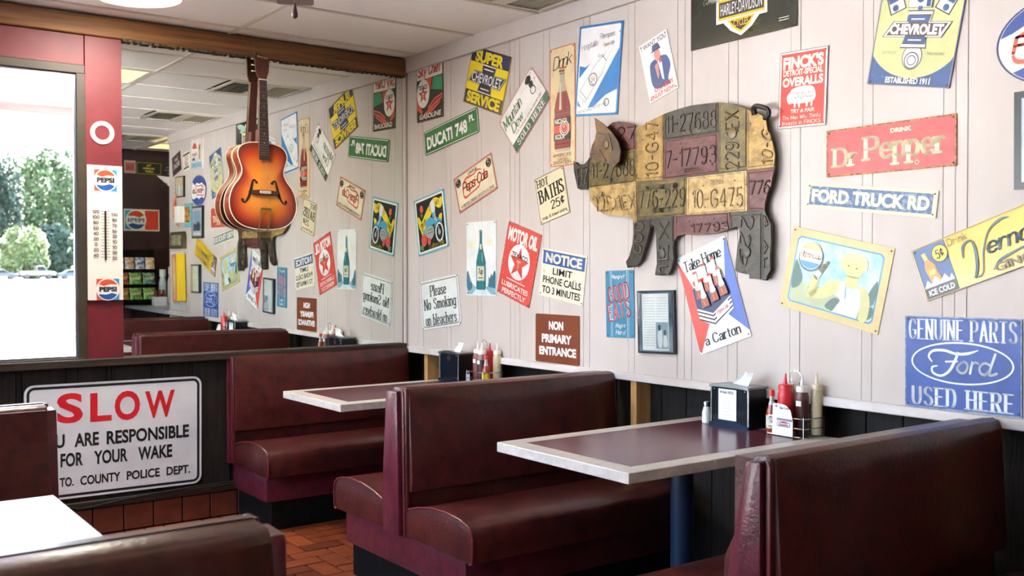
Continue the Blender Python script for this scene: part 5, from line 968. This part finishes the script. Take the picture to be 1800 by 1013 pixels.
obj('cloth', MB().prism([(-.12, .07), (.16, .05), (.16, -.16)], 0, .003, 'y'), mat('white_pennant', 'e2e0e4', .6, col2='c9584c', scale=9, lo=.58, hi=.6), tt)

ct = thing('service_counter', 'pale grey counter top running on from the end of the sign wall', 'counter', (0, -5.65, 0))
obj('worktop', MB().box(-.04, .62, -.79, .775, .852, .892, .004), mat('pale_grey_top', 'a9b2c2', .3), ct); obj('base', MB().box(.03, .55, -.79, .77, 0, .852), M['dark_wood'], ct); obj('loose_cable', MB().tube([(.02, .3, .84), (.012, .33, .7), (.018, .30, .55), (.012, .36, .35)], .006, 6), M['black'], ct, True)
rk = thing('snack_rack', 'black wire snack rack with three shelves on the far counter', 'rack', (.04, -6.12, .893))
obj('back_frame', MB().box(-.30, .19, -.14, -.125, 0, .62, .003), M['black'], rk)
for q, z in enumerate((.03, .20, .37)):
    obj('shelf', MB().box(-.30, .19, -.13, .05-.03*q, z, z+.012, .002).box(-.30, .19, .045-.03*q, .052-.03*q, z, z+.035, .001), M['black'], rk)
for sx in (-.30, .185): obj('side_frame', MB().box(sx, sx+.008, -.14, .05, 0, .06).box(sx, sx+.008, -.14, -.12, 0, .56), M['black'], rk)
def bag(x, y, z, wd, ht, c1, c2, label, group):
    t = thing('snack_bag', label, 'snack bag', (x, y, z), group); v = []; f = []; n = 6
    for j in range(n+1):
        b = j/n; th = .020*sin(pi*min(max(b, .02), .98))**.6+.001
        for i in range(n+1):
            a = i/n-.5; wv = wd*(1-.08*sin(pi*b)); v.append((a*wv, th*cos(pi*a)**.7 if abs(a) < .5 else 0, b*ht))
        for i in range(n+1):
            a = .5-i/n; v.append((a*wd*(1-.08*sin(pi*b)), -th*(max(cos(pi*a), 0)**.7), b*ht))
    r = 2*(n+1)
    for j in range(n):
        for i in range(r): f.append((j*r+i, j*r+(i+1) % r, (j+1)*r+(i+1) % r, (j+1)*r+i))
    t.rotation_euler = (radians(12), 0, random.uniform(-.06, .06))
    obj('packet', MB().add(v, f), mat('foil_'+c1, c1, .25, metal=.1, col2=c2, scale=26, lo=.45, hi=.55), t, True)
    s = Sign(t, wd, ht, 0); o1 = obj('brand_patch', MB().add([(-wd*.3, .0215, ht*.45), (wd*.3, .0215, ht*.45), (wd*.32, .020, ht*.62), (-wd*.32, .020, ht*.62)], [(0, 1, 2, 3)]), mat('patch_'+c2, c2, .4), t)
    return t
rows = [(.386, 'top', [('e4e6ec', '3f7cc4'), ('e2e4ea', 'd88a3c'), ('e6e4e2', '3c74c0'), ('e4e2e0', 'd9a03c')]), (.217, 'middle', [('b4543c', 'd0a884'), ('4fae34', 'c8cf9c'), ('2f8a84', 'b9bc8c')]), (.047, 'bottom', [('b98444', 'd8c08c'), ('58b03a', 'c8cc94'), ('63b83c', 'd2d49c')])]
cn = {'e4e6ec': 'white and blue', 'e2e4ea': 'white and orange', 'e6e4e2': 'white and dark blue', 'e4e2e0': 'white and amber', 'b4543c': 'rust red', '4fae34': 'bright green', '2f8a84': 'teal', 'b98444': 'golden brown', '58b03a': 'leaf green', '63b83c': 'lime green'}
for z, nm, cs in rows:
    for i, (c1, c2) in enumerate(cs):
        n_ = len(cs); bag(.04-.25+.02+(i+.5)*(.44/n_)-.03, -6.12+(.02 if nm == 'bottom' else 0 if nm == 'middle' else -.03), .893+z, .42/n_, .15, c1, c2, cn[c1]+' snack bag on the %s shelf of the far rack' % nm, 'snack bags on the %s shelf' % nm)
# carrier, cups and bottles on the counter
cr_ = thing('bottle_carrier', 'small white six-pack carton of dark bottles on the far counter', 'carton', (.19, -5.88, .893))
obj('carton', MB().box(-.07, .07, -.05, .05, 0, .10, .002), mat('white_carton', 'e0e2e8', .6), cr_)
for q in range(6): obj('bottle_neck', MB().lathe([(.016, .08), (.017, .12), (.008, .145), (.008, .165), (.011, .166), (.011, .176)], -.044+(q % 3)*.044, -.024+(q//3)*.048, 0, 10), mat('cola_neck', '6e2420', .25), cr_, True)
for i, (x, y, h_, r_, c, lb) in enumerate(((.335, -5.78, .17, .048, 'e4e6e8', 'short white tub beside the bottle carton'), (.30, -6.14, .40, .042, 'c9d4de', 'tall jug with white cap behind the bottle carton'), (.39, -6.10, .43, .045, 'ddd8cc', 'taller cream jug with white cap at the back of the counter'))):
    t = thing('counter_tub' if i == 0 else 'plastic_jug', lb, 'tub' if i == 0 else 'jug', (x, y, .893)); obj('body', MB().lathe([(r_*.8, 0), (r_, .01), (r_, h_*.62), (r_*.7, h_*.76), (r_*.62, h_*.8)] if i else [(r_*.8, 0), (r_, h_)], n=18), mat('tub_'+c, c, .4), t, True)
    obj('cap', MB().lathe([(r_*.85, h_*.8), (r_*.85, h_), (.001, h_)] if i else [(r_*1.06, h_), (r_*1.06, h_+.012), (.001, h_+.012)], n=18), mat('white_cap', 'e6e6e4', .4), t, True)

# ---------------------------------------------------------------- pig made of number plates
PO= [(-0.8436, 0.198), (-0.8273, 0.2014), (-0.8067, 0.1844), (-0.763, 0.1864), (-0.7342, 0.2044), (-0.72, 0.233), (-0.7086, 0.2672), (-0.6776, 0.3057), (-0.6427, 0.3295), (-0.5946, 0.3469), (-0.5607, 0.3611), (-0.5206, 0.3608), (-0.4614, 0.3466), (-0.4034, 0.3247), (-0.3654, 0.3221), (-0.3217, 0.3369), (-0.2727, 0.3482), (-0.2305, 0.3576), (-0.2126, 0.3604), (-0.1538, 0.3672), (-0.0736, 0.3734), (0.0152, 0.3706), (0.0851, 0.3661), (0.1532, 0.3513), (0.2044, 0.3327), (0.2497, 0.3112), (0.2744, 0.3018), (0.3087, 0.2844), (0.3281, 0.2628), (0.3331, 0.2316), (0.3476, 0.1995), (0.3621, 0.1675), (0.3717, 0.1286), (0.3681, 0.0833), (0.3701, 0.0679), (0.3626, 0.0457), (0.3533, 0.0083), (0.3343, -0.0287), (0.3248, -0.0589), (0.323, -0.0895), (0.3346, -0.1131), (0.3521, -0.1444), (0.3542, -0.2056), (0.3498, -0.2744), (0.3529, -0.3203), (0.3357, -0.3434), (0.331, -0.3626), (0.292, -0.3575), (0.2475, -0.3555), (0.2474, -0.3359), (0.2274, -0.3375), (0.1969, -0.3321), (0.1744, -0.3242), (0.1763, -0.2964), (0.1843, -0.2331), (0.1964, -0.186), (0.1942, -0.1543), (0.1809, -0.146), (0.1448, -0.1566), (0.0817, -0.1683), (0.017, -0.1728), (-0.0494, -0.1734), (-0.1061, -0.1692), (-0.1465, -0.1748), (-0.1698, -0.1928), (-0.1756, -0.2266), (-0.1696, -0.2691), (-0.1813, -0.3114), (-0.2049, -0.3438), (-0.2468, -0.3457), (-0.2833, -0.3415), (-0.2712, -0.2939), (-0.2738, -0.2248), (-0.2776, -0.1642), (-0.2899, -0.1292), (-0.3059, -0.12), (-0.3145, -0.137), (-0.3331, -0.1888), (-0.358, -0.2408), (-0.3705, -0.2758), (-0.3959, -0.2933), (-0.4151, -0.3065), (-0.4604, -0.3108), (-0.4709, -0.2839), (-0.4474, -0.2573), (-0.4281, -0.2042), (-0.4218, -0.1511), (-0.4244, -0.0934), (-0.4607, -0.0785), (-0.5267, -0.0711), (-0.6216, -0.0605), (-0.6774, -0.0274), (-0.7198, 0.0074), (-0.7284, 0.0639), (-0.792, 0.0653), (-0.814, 0.0743), (-0.8243, 0.1082), (-0.8406, 0.1569)]
PP=[('maroon', [(-0.7921, 0.4451), (-0.406, 0.3955), (-0.4057, 0.221), (-0.7228, 0.2221)], '27', [(-0.5272, 0.3301), (-0.4097, 0.3255), (-0.4097, 0.2725), (-0.5271, 0.2715)]) ,
('olive', [(-0.7228, 0.2221), (-0.4057, 0.221), (-0.4055, 0.0781), (-0.7284, 0.0714)], '11-27688', [(-0.7086, 0.1817), (-0.4159, 0.176), (-0.4158, 0.1097), (-0.7085, 0.1138)]) ,
('cream', [(-0.7284, 0.0714), (-0.4055, 0.0781), (-0.3962, -0.1078), (-0.792, -0.0925)], '229 1EX', [(-0.7085, 0.0254), (-0.4156, 0.0169), (-0.4091, -0.0454), (-0.6633, -0.042)]) ,
('dark', [(-0.881, 0.2271), (-0.7228, 0.2127), (-0.7256, 0.0451), (-0.881, 0.0548)], 'HZ', [(-0.814, 0.1642), (-0.7342, 0.1718), (-0.7342, 0.0923), (-0.8067, 0.088)]) ,
('yellow', [(-0.406, 0.3955), (-0.2306, 0.407), (-0.2358, 0.0727), (-0.4055, 0.0763)], '10-G47', [(-0.3399, 0.0952), (-0.3403, 0.3305), (-0.2666, 0.3346), (-0.266, 0.0921)]) ,
('dark', [(-0.2306, 0.407), (0.0829, 0.3808), (0.0834, 0.2425), (-0.2302, 0.2432)], '11-27688', [(-0.2149, 0.3454), (0.0693, 0.3344), (0.0695, 0.2699), (-0.2147, 0.273)]) ,
('maroon', [(-0.2302, 0.2432), (0.0834, 0.2425), (0.084, 0.0791), (-0.2358, 0.0727)], '7-17793', [(-0.2181, 0.1925), (0.0676, 0.191), (0.0679, 0.1232), (-0.2179, 0.12)]) ,
('olive', [(0.0829, 0.3808), (0.2346, 0.3443), (0.2337, 0.079), (0.084, 0.0791)], '229 1EX', [(0.123, 0.0896), (0.1222, 0.3196), (0.1893, 0.3189), (0.1902, 0.0889)]) ,
('yellow', [(0.2346, 0.3443), (0.3802, 0.3246), (0.3814, 0.0761), (0.2337, 0.0751)], '10-G', [(0.3096, 0.0959), (0.3089, 0.2344), (0.3524, 0.2066), (0.3624, 0.0929)]) ,
('olive', [(-0.4055, 0.0763), (-0.0954, 0.0725), (-0.0972, -0.0876), (-0.3975, -0.0919)], '776-229', [(-0.3863, 0.0327), (-0.1044, 0.0272), (-0.1065, -0.0479), (-0.3836, -0.0449)]) ,
('cream', [(-0.0954, 0.0725), (0.2337, 0.0751), (0.2364, -0.0869), (-0.0972, -0.0876)], '10-G475', [(-0.059, 0.0118), (0.2108, 0.0102), (0.2111, -0.0645), (-0.0588, -0.0587)]) ,
('maroon', [(0.2337, 0.0751), (0.3814, 0.0761), (0.3822, -0.0939), (0.2364, -0.0869)], '776', [(0.2508, 0.0309), (0.3532, 0.0274), (0.339, -0.0214), (0.2511, -0.0221)]) ,
('maroon', [(-0.1701, -0.0878), (0.1445, -0.0873), (0.1533, -0.2007), (-0.1698, -0.1928)], '17793', [(-0.0664, -0.1289), (0.1343, -0.1267), (0.1396, -0.1565), (-0.063, -0.1638)]) ,
('dark', [(-0.4869, -0.0881), (-0.3072, -0.0904), (-0.3068, -0.3155), (-0.4866, -0.3152)], '600', [(-0.4152, -0.24), (-0.4154, -0.1071), (-0.352, -0.1095), (-0.3706, -0.2494)]) ,
('dark', [(-0.3072, -0.0904), (-0.1701, -0.0878), (-0.1635, -0.3538), (-0.3067, -0.3546)], '1EX', [(-0.2566, -0.3328), (-0.2571, -0.1132), (-0.1995, -0.1111), (-0.2049, -0.3285)]) ,
('dark', [(0.1466, -0.0874), (0.3104, -0.0904), (0.3116, -0.3705), (0.1477, -0.3721)], '229', [(0.2713, -0.1103), (0.2272, -0.3124), (0.1947, -0.2728), (0.2062, -0.1075)]) ,
('dark', [(0.3104, -0.0904), (0.3822, -0.0939), (0.3835, -0.3736), (0.3116, -0.3744)], '4 AL', [(0.3395, -0.1133), (0.3375, -0.3126), (0.3211, -0.3126), (0.3202, -0.1124)]) ,
]
PE= [(-0.6456, 0.3895), (-0.5946, 0.3606), (-0.5272, 0.3121), (-0.4808, 0.2623), (-0.4638, 0.216), (-0.4742, 0.1723), (-0.511, 0.1459), (-0.574, 0.1765), (-0.6496, 0.1969), (-0.6496, 0.2613), (-0.633, 0.3238)]
PT= [(0.2745, 0.2925), (0.2724, 0.3121), (0.2842, 0.3222), (0.3134, 0.3168), (0.3424, 0.3053), (0.352, 0.2919), (0.3444, 0.2723), (0.3233, 0.2711)]

PC = dict(maroon=('65332f', '4a2421'), olive=('6e5b22', '4a3f1c'), cream=('b89a5e', '8a6c3a'), dark=('37301f', '232018'), yellow=('a8853e', '7c5e28'))
pg = thing('plate_pig', 'large wall sculpture of a pig pieced together from old number plates', 'sculpture'); on_wall(pg, 'right', 2.5, 1.68, .030)
def clip(sub, cl):
    out = sub
    ar = sum(cl[i][0]*cl[(i+1) % len(cl)][1]-cl[(i+1) % len(cl)][0]*cl[i][1] for i in range(len(cl)))
    if ar < 0: cl = cl[::-1]
    for i in range(len(cl)):
        a, b = cl[i], cl[(i+1) % len(cl)]; inp = out; out = []
        ins = lambda p: (b[0]-a[0])*(p[1]-a[1])-(b[1]-a[1])*(p[0]-a[0]) >= 0
        for j, p in enumerate(inp):
            q = inp[j-1]
            if ins(p) != ins(q):
                d1 = (b[0]-a[0])*(q[1]-a[1])-(b[1]-a[1])*(q[0]-a[0]); d2 = (b[0]-a[0])*(p[1]-a[1])-(b[1]-a[1])*(p[0]-a[0]); t = d1/(d1-d2); out.append((q[0]+(p[0]-q[0])*t, q[1]+(p[1]-q[1])*t))
            if ins(p): out.append(p)
        if not out: break
    res = []
    for p in out:
        if not res or math.hypot(p[0]-res[-1][0], p[1]-res[-1][1]) > .0008: res.append(p)
    return res
def shrink(q, d):
    cx = sum(p[0] for p in q)/len(q); cy = sum(p[1] for p in q)/len(q)
    return [(p[0]+(cx-p[0])*min(d/max(math.hypot(cx-p[0], cy-p[1]), 1e-6), .5)*1.4, p[1]+(cy-p[1])*min(d/max(math.hypot(cx-p[0], cy-p[1]), 1e-6), .5)*1.4) for p in q]
obj('backing', MB().prism(PO, -.012, -.002, 'z'), mat('dark_back_sheet', '3a3630', .6), pg)
for i, (c, q, txt, tb) in enumerate(PP):
    z0 = .0005*(i % 3)
    pl = clip(PO, shrink(q, -.001 if 0 else .0012))
    if len(pl) < 3: continue
    c1, c2_ = PC[c]
    m1 = mat('old_plate_'+c, c1, .42, metal=.15, col2=c2_, scale=22, lo=.42, hi=.62, bump=.4, bscale=30); m2 = mat('plate_relief_'+c, {'maroon': '442320', 'olive': '4a4024', 'cream': '6d5230', 'dark': '5c4a3c', 'yellow': '664b24'}[c], .45, col2=c1, scale=60, lo=.42, hi=.62)
    pe = obj('number_plate', MB().prism(pl, -.002, .002+z0, 'z'), m1, pg, label={'maroon': 'dull maroon', 'olive': 'olive green', 'cream': 'cream', 'dark': 'weathered dark grey', 'yellow': 'mustard yellow'}[c]+' number plate')
    # pressed rim of the plate
    iq = shrink(q, .010); L = []
    for j in range(4):
        a, b = iq[j], iq[(j+1) % 4]; n = 16
        seg = [(a[0]+(b[0]-a[0])*k/n, a[1]+(b[1]-a[1])*k/n) for k in range(n+1)]
        run = []
        for p in seg:
            inside = False; m_ = len(PO)
            for k in range(m_):
                x1, y1 = PO[k]; x2, y2 = PO[k-1]
                if (y1 > p[1]) != (y2 > p[1]) and p[0] < (x2-x1)*(p[1]-y1)/(y2-y1)+x1: inside = not inside
            if inside: run.append(p)
            else:
                if len(run) > 2: L.append(run)
                run = []
        if len(run) > 2: L.append(run)
    mb = MB()
    for r_ in L: mb.tube([(x, y, .0022+z0) for x, y in r_], .0020, 5)
    if L: obj('pressed_rim', mb, m1, pe)
    # embossed characters laid into the quad tb
    u_ = (tb[1][0]-tb[0][0], tb[1][1]-tb[0][1]); vert = abs(u_[1]) > abs(u_[0]); sk = skel(txt, .24)
    P = [p for _, a in sk for p in a]; xs = [p[0] for p in P]; x0, x1 = min(xs), max(xs); mb = MB()
    bl, br_, tr, tl = (tb[3], tb[2], tb[1], tb[0]) if not vert else ((tb[0], tb[1], tb[2], tb[3]) if False else (tb[3], tb[2], tb[1], tb[0]))
    if vert: bl, br_, tr, tl = tb[3], tb[2], tb[1], tb[0]
    hh = math.hypot(tl[0]-bl[0], tl[1]-bl[1])
    for _, a in sk:
        pts = []
        for x, y in a:
            s_ = (x-x0)/max(x1-x0, .01)
            X = (bl[0]*(1-s_)+br_[0]*s_)*(1-y)+(tl[0]*(1-s_)+tr[0]*s_)*y; Y = (bl[1]*(1-s_)+br_[1]*s_)*(1-y)+(tl[1]*(1-s_)+tr[1]*s_)*y
            pts.append((X, Y, .0024+z0))
        mb.tube(pts, .0044, 6)
    obj('raised_characters', mb, m2, pe, True)
    # state name and screw heads in small relief
    cxq = sum(p[0] for p in q)/4; cyq = sum(p[1] for p in q)/4
for (cx_, cy_, w_, t_, c) in ((-.073, .101, .15, 'FLORIDA', 'maroon'), (-.245, .043, .20, '19 KENTUCKY 68', 'olive'), (-.241, -.059, .13, 'MONTGOMERY', 'olive'), (.076, .041, .07, 'TENN', 'cream'), (-.567, .097, .10, 'ALABAMA', 'olive'), (-.068, .263, .11, 'ALABAMA', 'dark'), (-.622, .034, .03, 'GA', 'cream')):
    m2 = mat('plate_relief_'+c, '5a4530', .45)
    s_ = Sign(pg, 1, 1, .0035); s_.add('raised_words', mat('relief_words_'+c, {'maroon': '55302a', 'olive': '5a4d2c', 'cream': '8c6c3e', 'dark': '6f5c4c'}[c], .5), s_.st(t_, cx_*100, cy_*100, w_*100, 2.2, .0022))
obj('ear', MB().prism(PE, .035, .041, 'z', bev=.002), mat('old_plate_ear', '4c4134', .42, metal=.3, col2='75552f', scale=14, bump=.4, bscale=24), pg)
ecx = sum(p[0] for p in PE)/len(PE); ecy = sum(p[1] for p in PE)/len(PE)
ear_ = pg.children[-1]
obj('ear_relief', MB().lathe([(.022, 0), (.020, .004), (.012, .007), (.001, .008)], ecx, ecy, .0405, 16).tube([(ecx-.05, ecy+.06, .0415), (ecx+.02, ecy+.045, .0415), (ecx+.045, ecy-.03, .0415)], .004, 6).tube([(ecx-.045, ecy-.02, .0415), (ecx+.0, ecy-.075, .0415)], .004, 6), mat('ear_relief', '6a5638', .4, metal=.3), pg, True)
obj('ear_bracket', MB().box(ecx-.015, ecx+.015, ecy-.05, ecy-.03, 0, .036), M['black'], pg)
tl_ = cat_(PT, False, 4)
obj('tail', MB().tube([(x, y, .004+.012*sin(i/len(tl_)*3)) for i, (x, y) in enumerate(tl_)], [.012-.004*i/len(tl_) for i in range(len(tl_))], 8), mat('tail_metal', '2e2c26', .4, metal=.5), pg, True)
for (x, y, c) in ((.159, .232, 'olive'), (-.56, -.011, 'cream'), (.232, -.25, 'dark'), (-.241, -.251, 'dark')):
    bm_ = MB().lathe([(.024, 0), (.022, .005), (.012, .008), (.001, .009)], n=16).mesh('boss', mat('old_plate_'+c+'_boss', {'olive': '6a5622', 'cream': 'a8823c', 'dark': '3a362e'}[c], .35, col2=PC[c][0], scale=30), True)
    obj('plate_boss', bm_, None, pg, loc=(x, y, .002))
for (x, y) in ((-.70, .17), (-.49, .15), (-.60, .0), (-.44, .08), (-.36, .26), (-.13, .30), (.06, .33), (-.13, .22), (.05, .245), (-.12, .20), (.05, .115), (.12, .30), (.18, .10), (-.36, .03), (-.16, -.05), (-.0, .03), (.17, .04), (.01, -.06), (.16, -.06), (.23, .02), (.30, .0), (-.08, -.115), (.06, -.11), (-.30, -.13), (-.20, -.125), (.20, -.13), (.25, .26)):
    obj('screw', screw_mesh(), None, pg, loc=(x, y, .0035))

# ---------------------------------------------------------------- outside the window
lot = struct('ground', MB().box(-160, 60, .6, 260, -.12, -.1), mat('bright_concrete', 'dcdcdc', .85, col2='d0d0d0', scale=.4))
tag(obj('canopy_beam', MB().box(-9, 3, 2.0, 2.12, 2.425, 2.492, .004), mat('weathered_beam', '8a7a6a', .7, col2='6f6052', scale=4, stretch=(.3, 4, 4))), 'weathered horizontal beam outside the window, seen through the glass', 'beam')
for x in (-8.8, 1.2): tag(obj('canopy_post', MB().box(x-.06, x+.06, 2.0, 2.12, -.1, 2.425, .004), mat('weathered_beam', '8a7a6a', .7, col2='6f6052', scale=4, stretch=(.3, 4, 4))), 'square post carrying the outside beam, '+('left end' if x < -5 else 'right end'), 'post')
def car(name, label, X, Y, col, pick=False, L=5.4, rz=0):
    t = thing(name, label, 'car' if not pick else 'truck', (X, Y, -.1), None, rz)
    if pick: pr = [(-L/2, .55), (-L/2, 1.05), (-L*.05, 1.10), (-L*.04, 1.75), (L*.16, 1.80), (L*.26, 1.15), (L/2-.1, 1.05), (L/2, .55)]
    else: pr = [(-L/2, .4), (-L/2, .85), (-L*.36, .95), (-L*.22, 1.38), (L*.10, 1.42), (L*.26, .98), (L/2-.1, .85), (L/2, .4)]
    P = mat('car_'+col, col, .5, spec=.12); obj('body', MB().prism(pr, -.85, .85, 'y', bev=.06), P, t, True)  # pale cars, paint set dark to offset the strong sun
    wv = [(-L*.025, 1.18), (-L*.02, 1.66), (L*.14, 1.68), (L*.225, 1.18)] if pick else [(-L*.30, .98), (-L*.2, 1.30), (L*.09, 1.32), (L*.22, .98)]
    obj('side_window', MB().prism(wv, -.86, .86, 'y'), mat('car_glass', '0a0f12', .4, spec=.1), t)
    for sx in (-L*.31, L*.31): obj('wheel', MB().prism([(sx+.36*cos(a*pi/10), .36+.36*sin(a*pi/10)) for a in range(20)], -.88, -.66, 'y'), mat('tyre', '202224', .8), t)
    for sx in (-L*.31, L*.31): obj('wheel', MB().prism([(sx+.36*cos(a*pi/10), .36+.36*sin(a*pi/10)) for a in range(20)], .66, .88, 'y'), mat('tyre', '202224', .8), t)
    obj('lamp', MB().box(L/2-.08, L/2+.01, -.75, .75, .75, .92), mat('car_lamp', 'c9c4bc', .3), t)
    return t
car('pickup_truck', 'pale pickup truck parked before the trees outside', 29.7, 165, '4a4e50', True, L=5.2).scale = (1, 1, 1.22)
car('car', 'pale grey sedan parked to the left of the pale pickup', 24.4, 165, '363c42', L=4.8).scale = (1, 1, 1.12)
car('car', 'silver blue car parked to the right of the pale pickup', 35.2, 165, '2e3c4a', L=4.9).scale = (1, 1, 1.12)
bp_ = thing('bollard', 'small pale yellow post standing in the bright parking lot', 'post', (15.0, 110, -.1))
obj('post', MB().lathe([(.35, 0), (.35, 1.0), (.25, 1.15), (.01, 1.2)], n=12), mat('bollard_yellow', 'd9b878', .7), bp_, True)

# trees behind the lot: each its own thing
def leaf_mat(nm, c1, c2): return mat(nm, c1, .7, col2=c2, scale=1.2, lo=.35, hi=.65, detail=8)
LMs = [leaf_mat('leaves_a', '4d6238', '2e422c'), leaf_mat('leaves_b', '69744a', '435636'), leaf_mat('leaves_c', '3c5440', '283c32')]
def tree(label, X, Y, H, R, k, seed):
    rnd = random.Random(seed); t = thing('tree', label, 'tree', (X, Y, -.1), 'trees behind the parking lot')
    obj('trunk', MB().tube([(0, 0, 0), (.1, 0, H*.3), (0, .1, H*.6)], [.3, .22, .12], 7), mat('bark', '5a4c3c', .9), t, True)
    v = []; f = []
    for q in range(3200):
        a, b = rnd.uniform(0, 2*pi), rnd.uniform(-1, 1); r = rnd.uniform(.55, 1)**.5; s_ = math.sqrt(1-b*b)
        lump = .72+.10*sin(3*a+seed)+.09*sin(5*b+seed*2)+.09*sin(7*a+4*b)
        x, y, z = R*r*s_*cos(a)*lump, R*r*s_*sin(a)*lump, H*(.40 if H < 14 else .55)+H*.50*r*b*lump
        sz = rnd.uniform(.4, .85); n = len(v)
        d1 = Vector((rnd.gauss(0, 1), rnd.gauss(0, 1), rnd.gauss(0, 1))).normalized(); d2 = d1.orthogonal().normalized()
        p = Vector((x, y, z)); v += [p+d1*sz, p+d2*sz*.6, p-d1*sz, p-d2*sz*.6]; f.append((n, n+1, n+2, n+3))
    obj('foliage', MB().add(v, f), LMs[k], t, kind='stuff')
where = ['far left end of the row', 'second from the left', 'third from the left', 'behind the grey sedan', 'behind the pale pickup', 'behind the silver blue car', 'right of the parked cars', 'third from the right', 'second from the right', 'far right end of the row']
hs_ = [19, 22, 20, 21, 24, 22, 25, 21, 23, 20]
for i in range(10):
    kind = ('mid green', 'light green', 'dark green')[i % 3]
    tree('%s leafy tree, %s outside the window' % (kind, where[i]), -6+i*7.0, (187, 200)[i % 2], hs_[i]+1.5*(i % 2), 6.2, i % 3, i+3)
for i in range(5):
    tree('tall dark tree in the rearmost row, %s' % where[2*i+1], -1+i*13.5, 230, 27+(i % 2)*2, 6.4, (2*i+1) % 3, i+70)
for i in range(6):
    tree('low dark shrub in the second row behind the cars, %s' % where[i+2], 3.3+i*10.6, 180.5, 11, 4.5, (0, 2)[i % 2], i+90)
for i in range(6):
    tree('low rounded shrubby tree, in front of the taller trees, %s' % where[i+1], -2+i*10.6, 173.5, 10.5+(i % 3)*1.5, 4.5, (i+1) % 3, i+40)
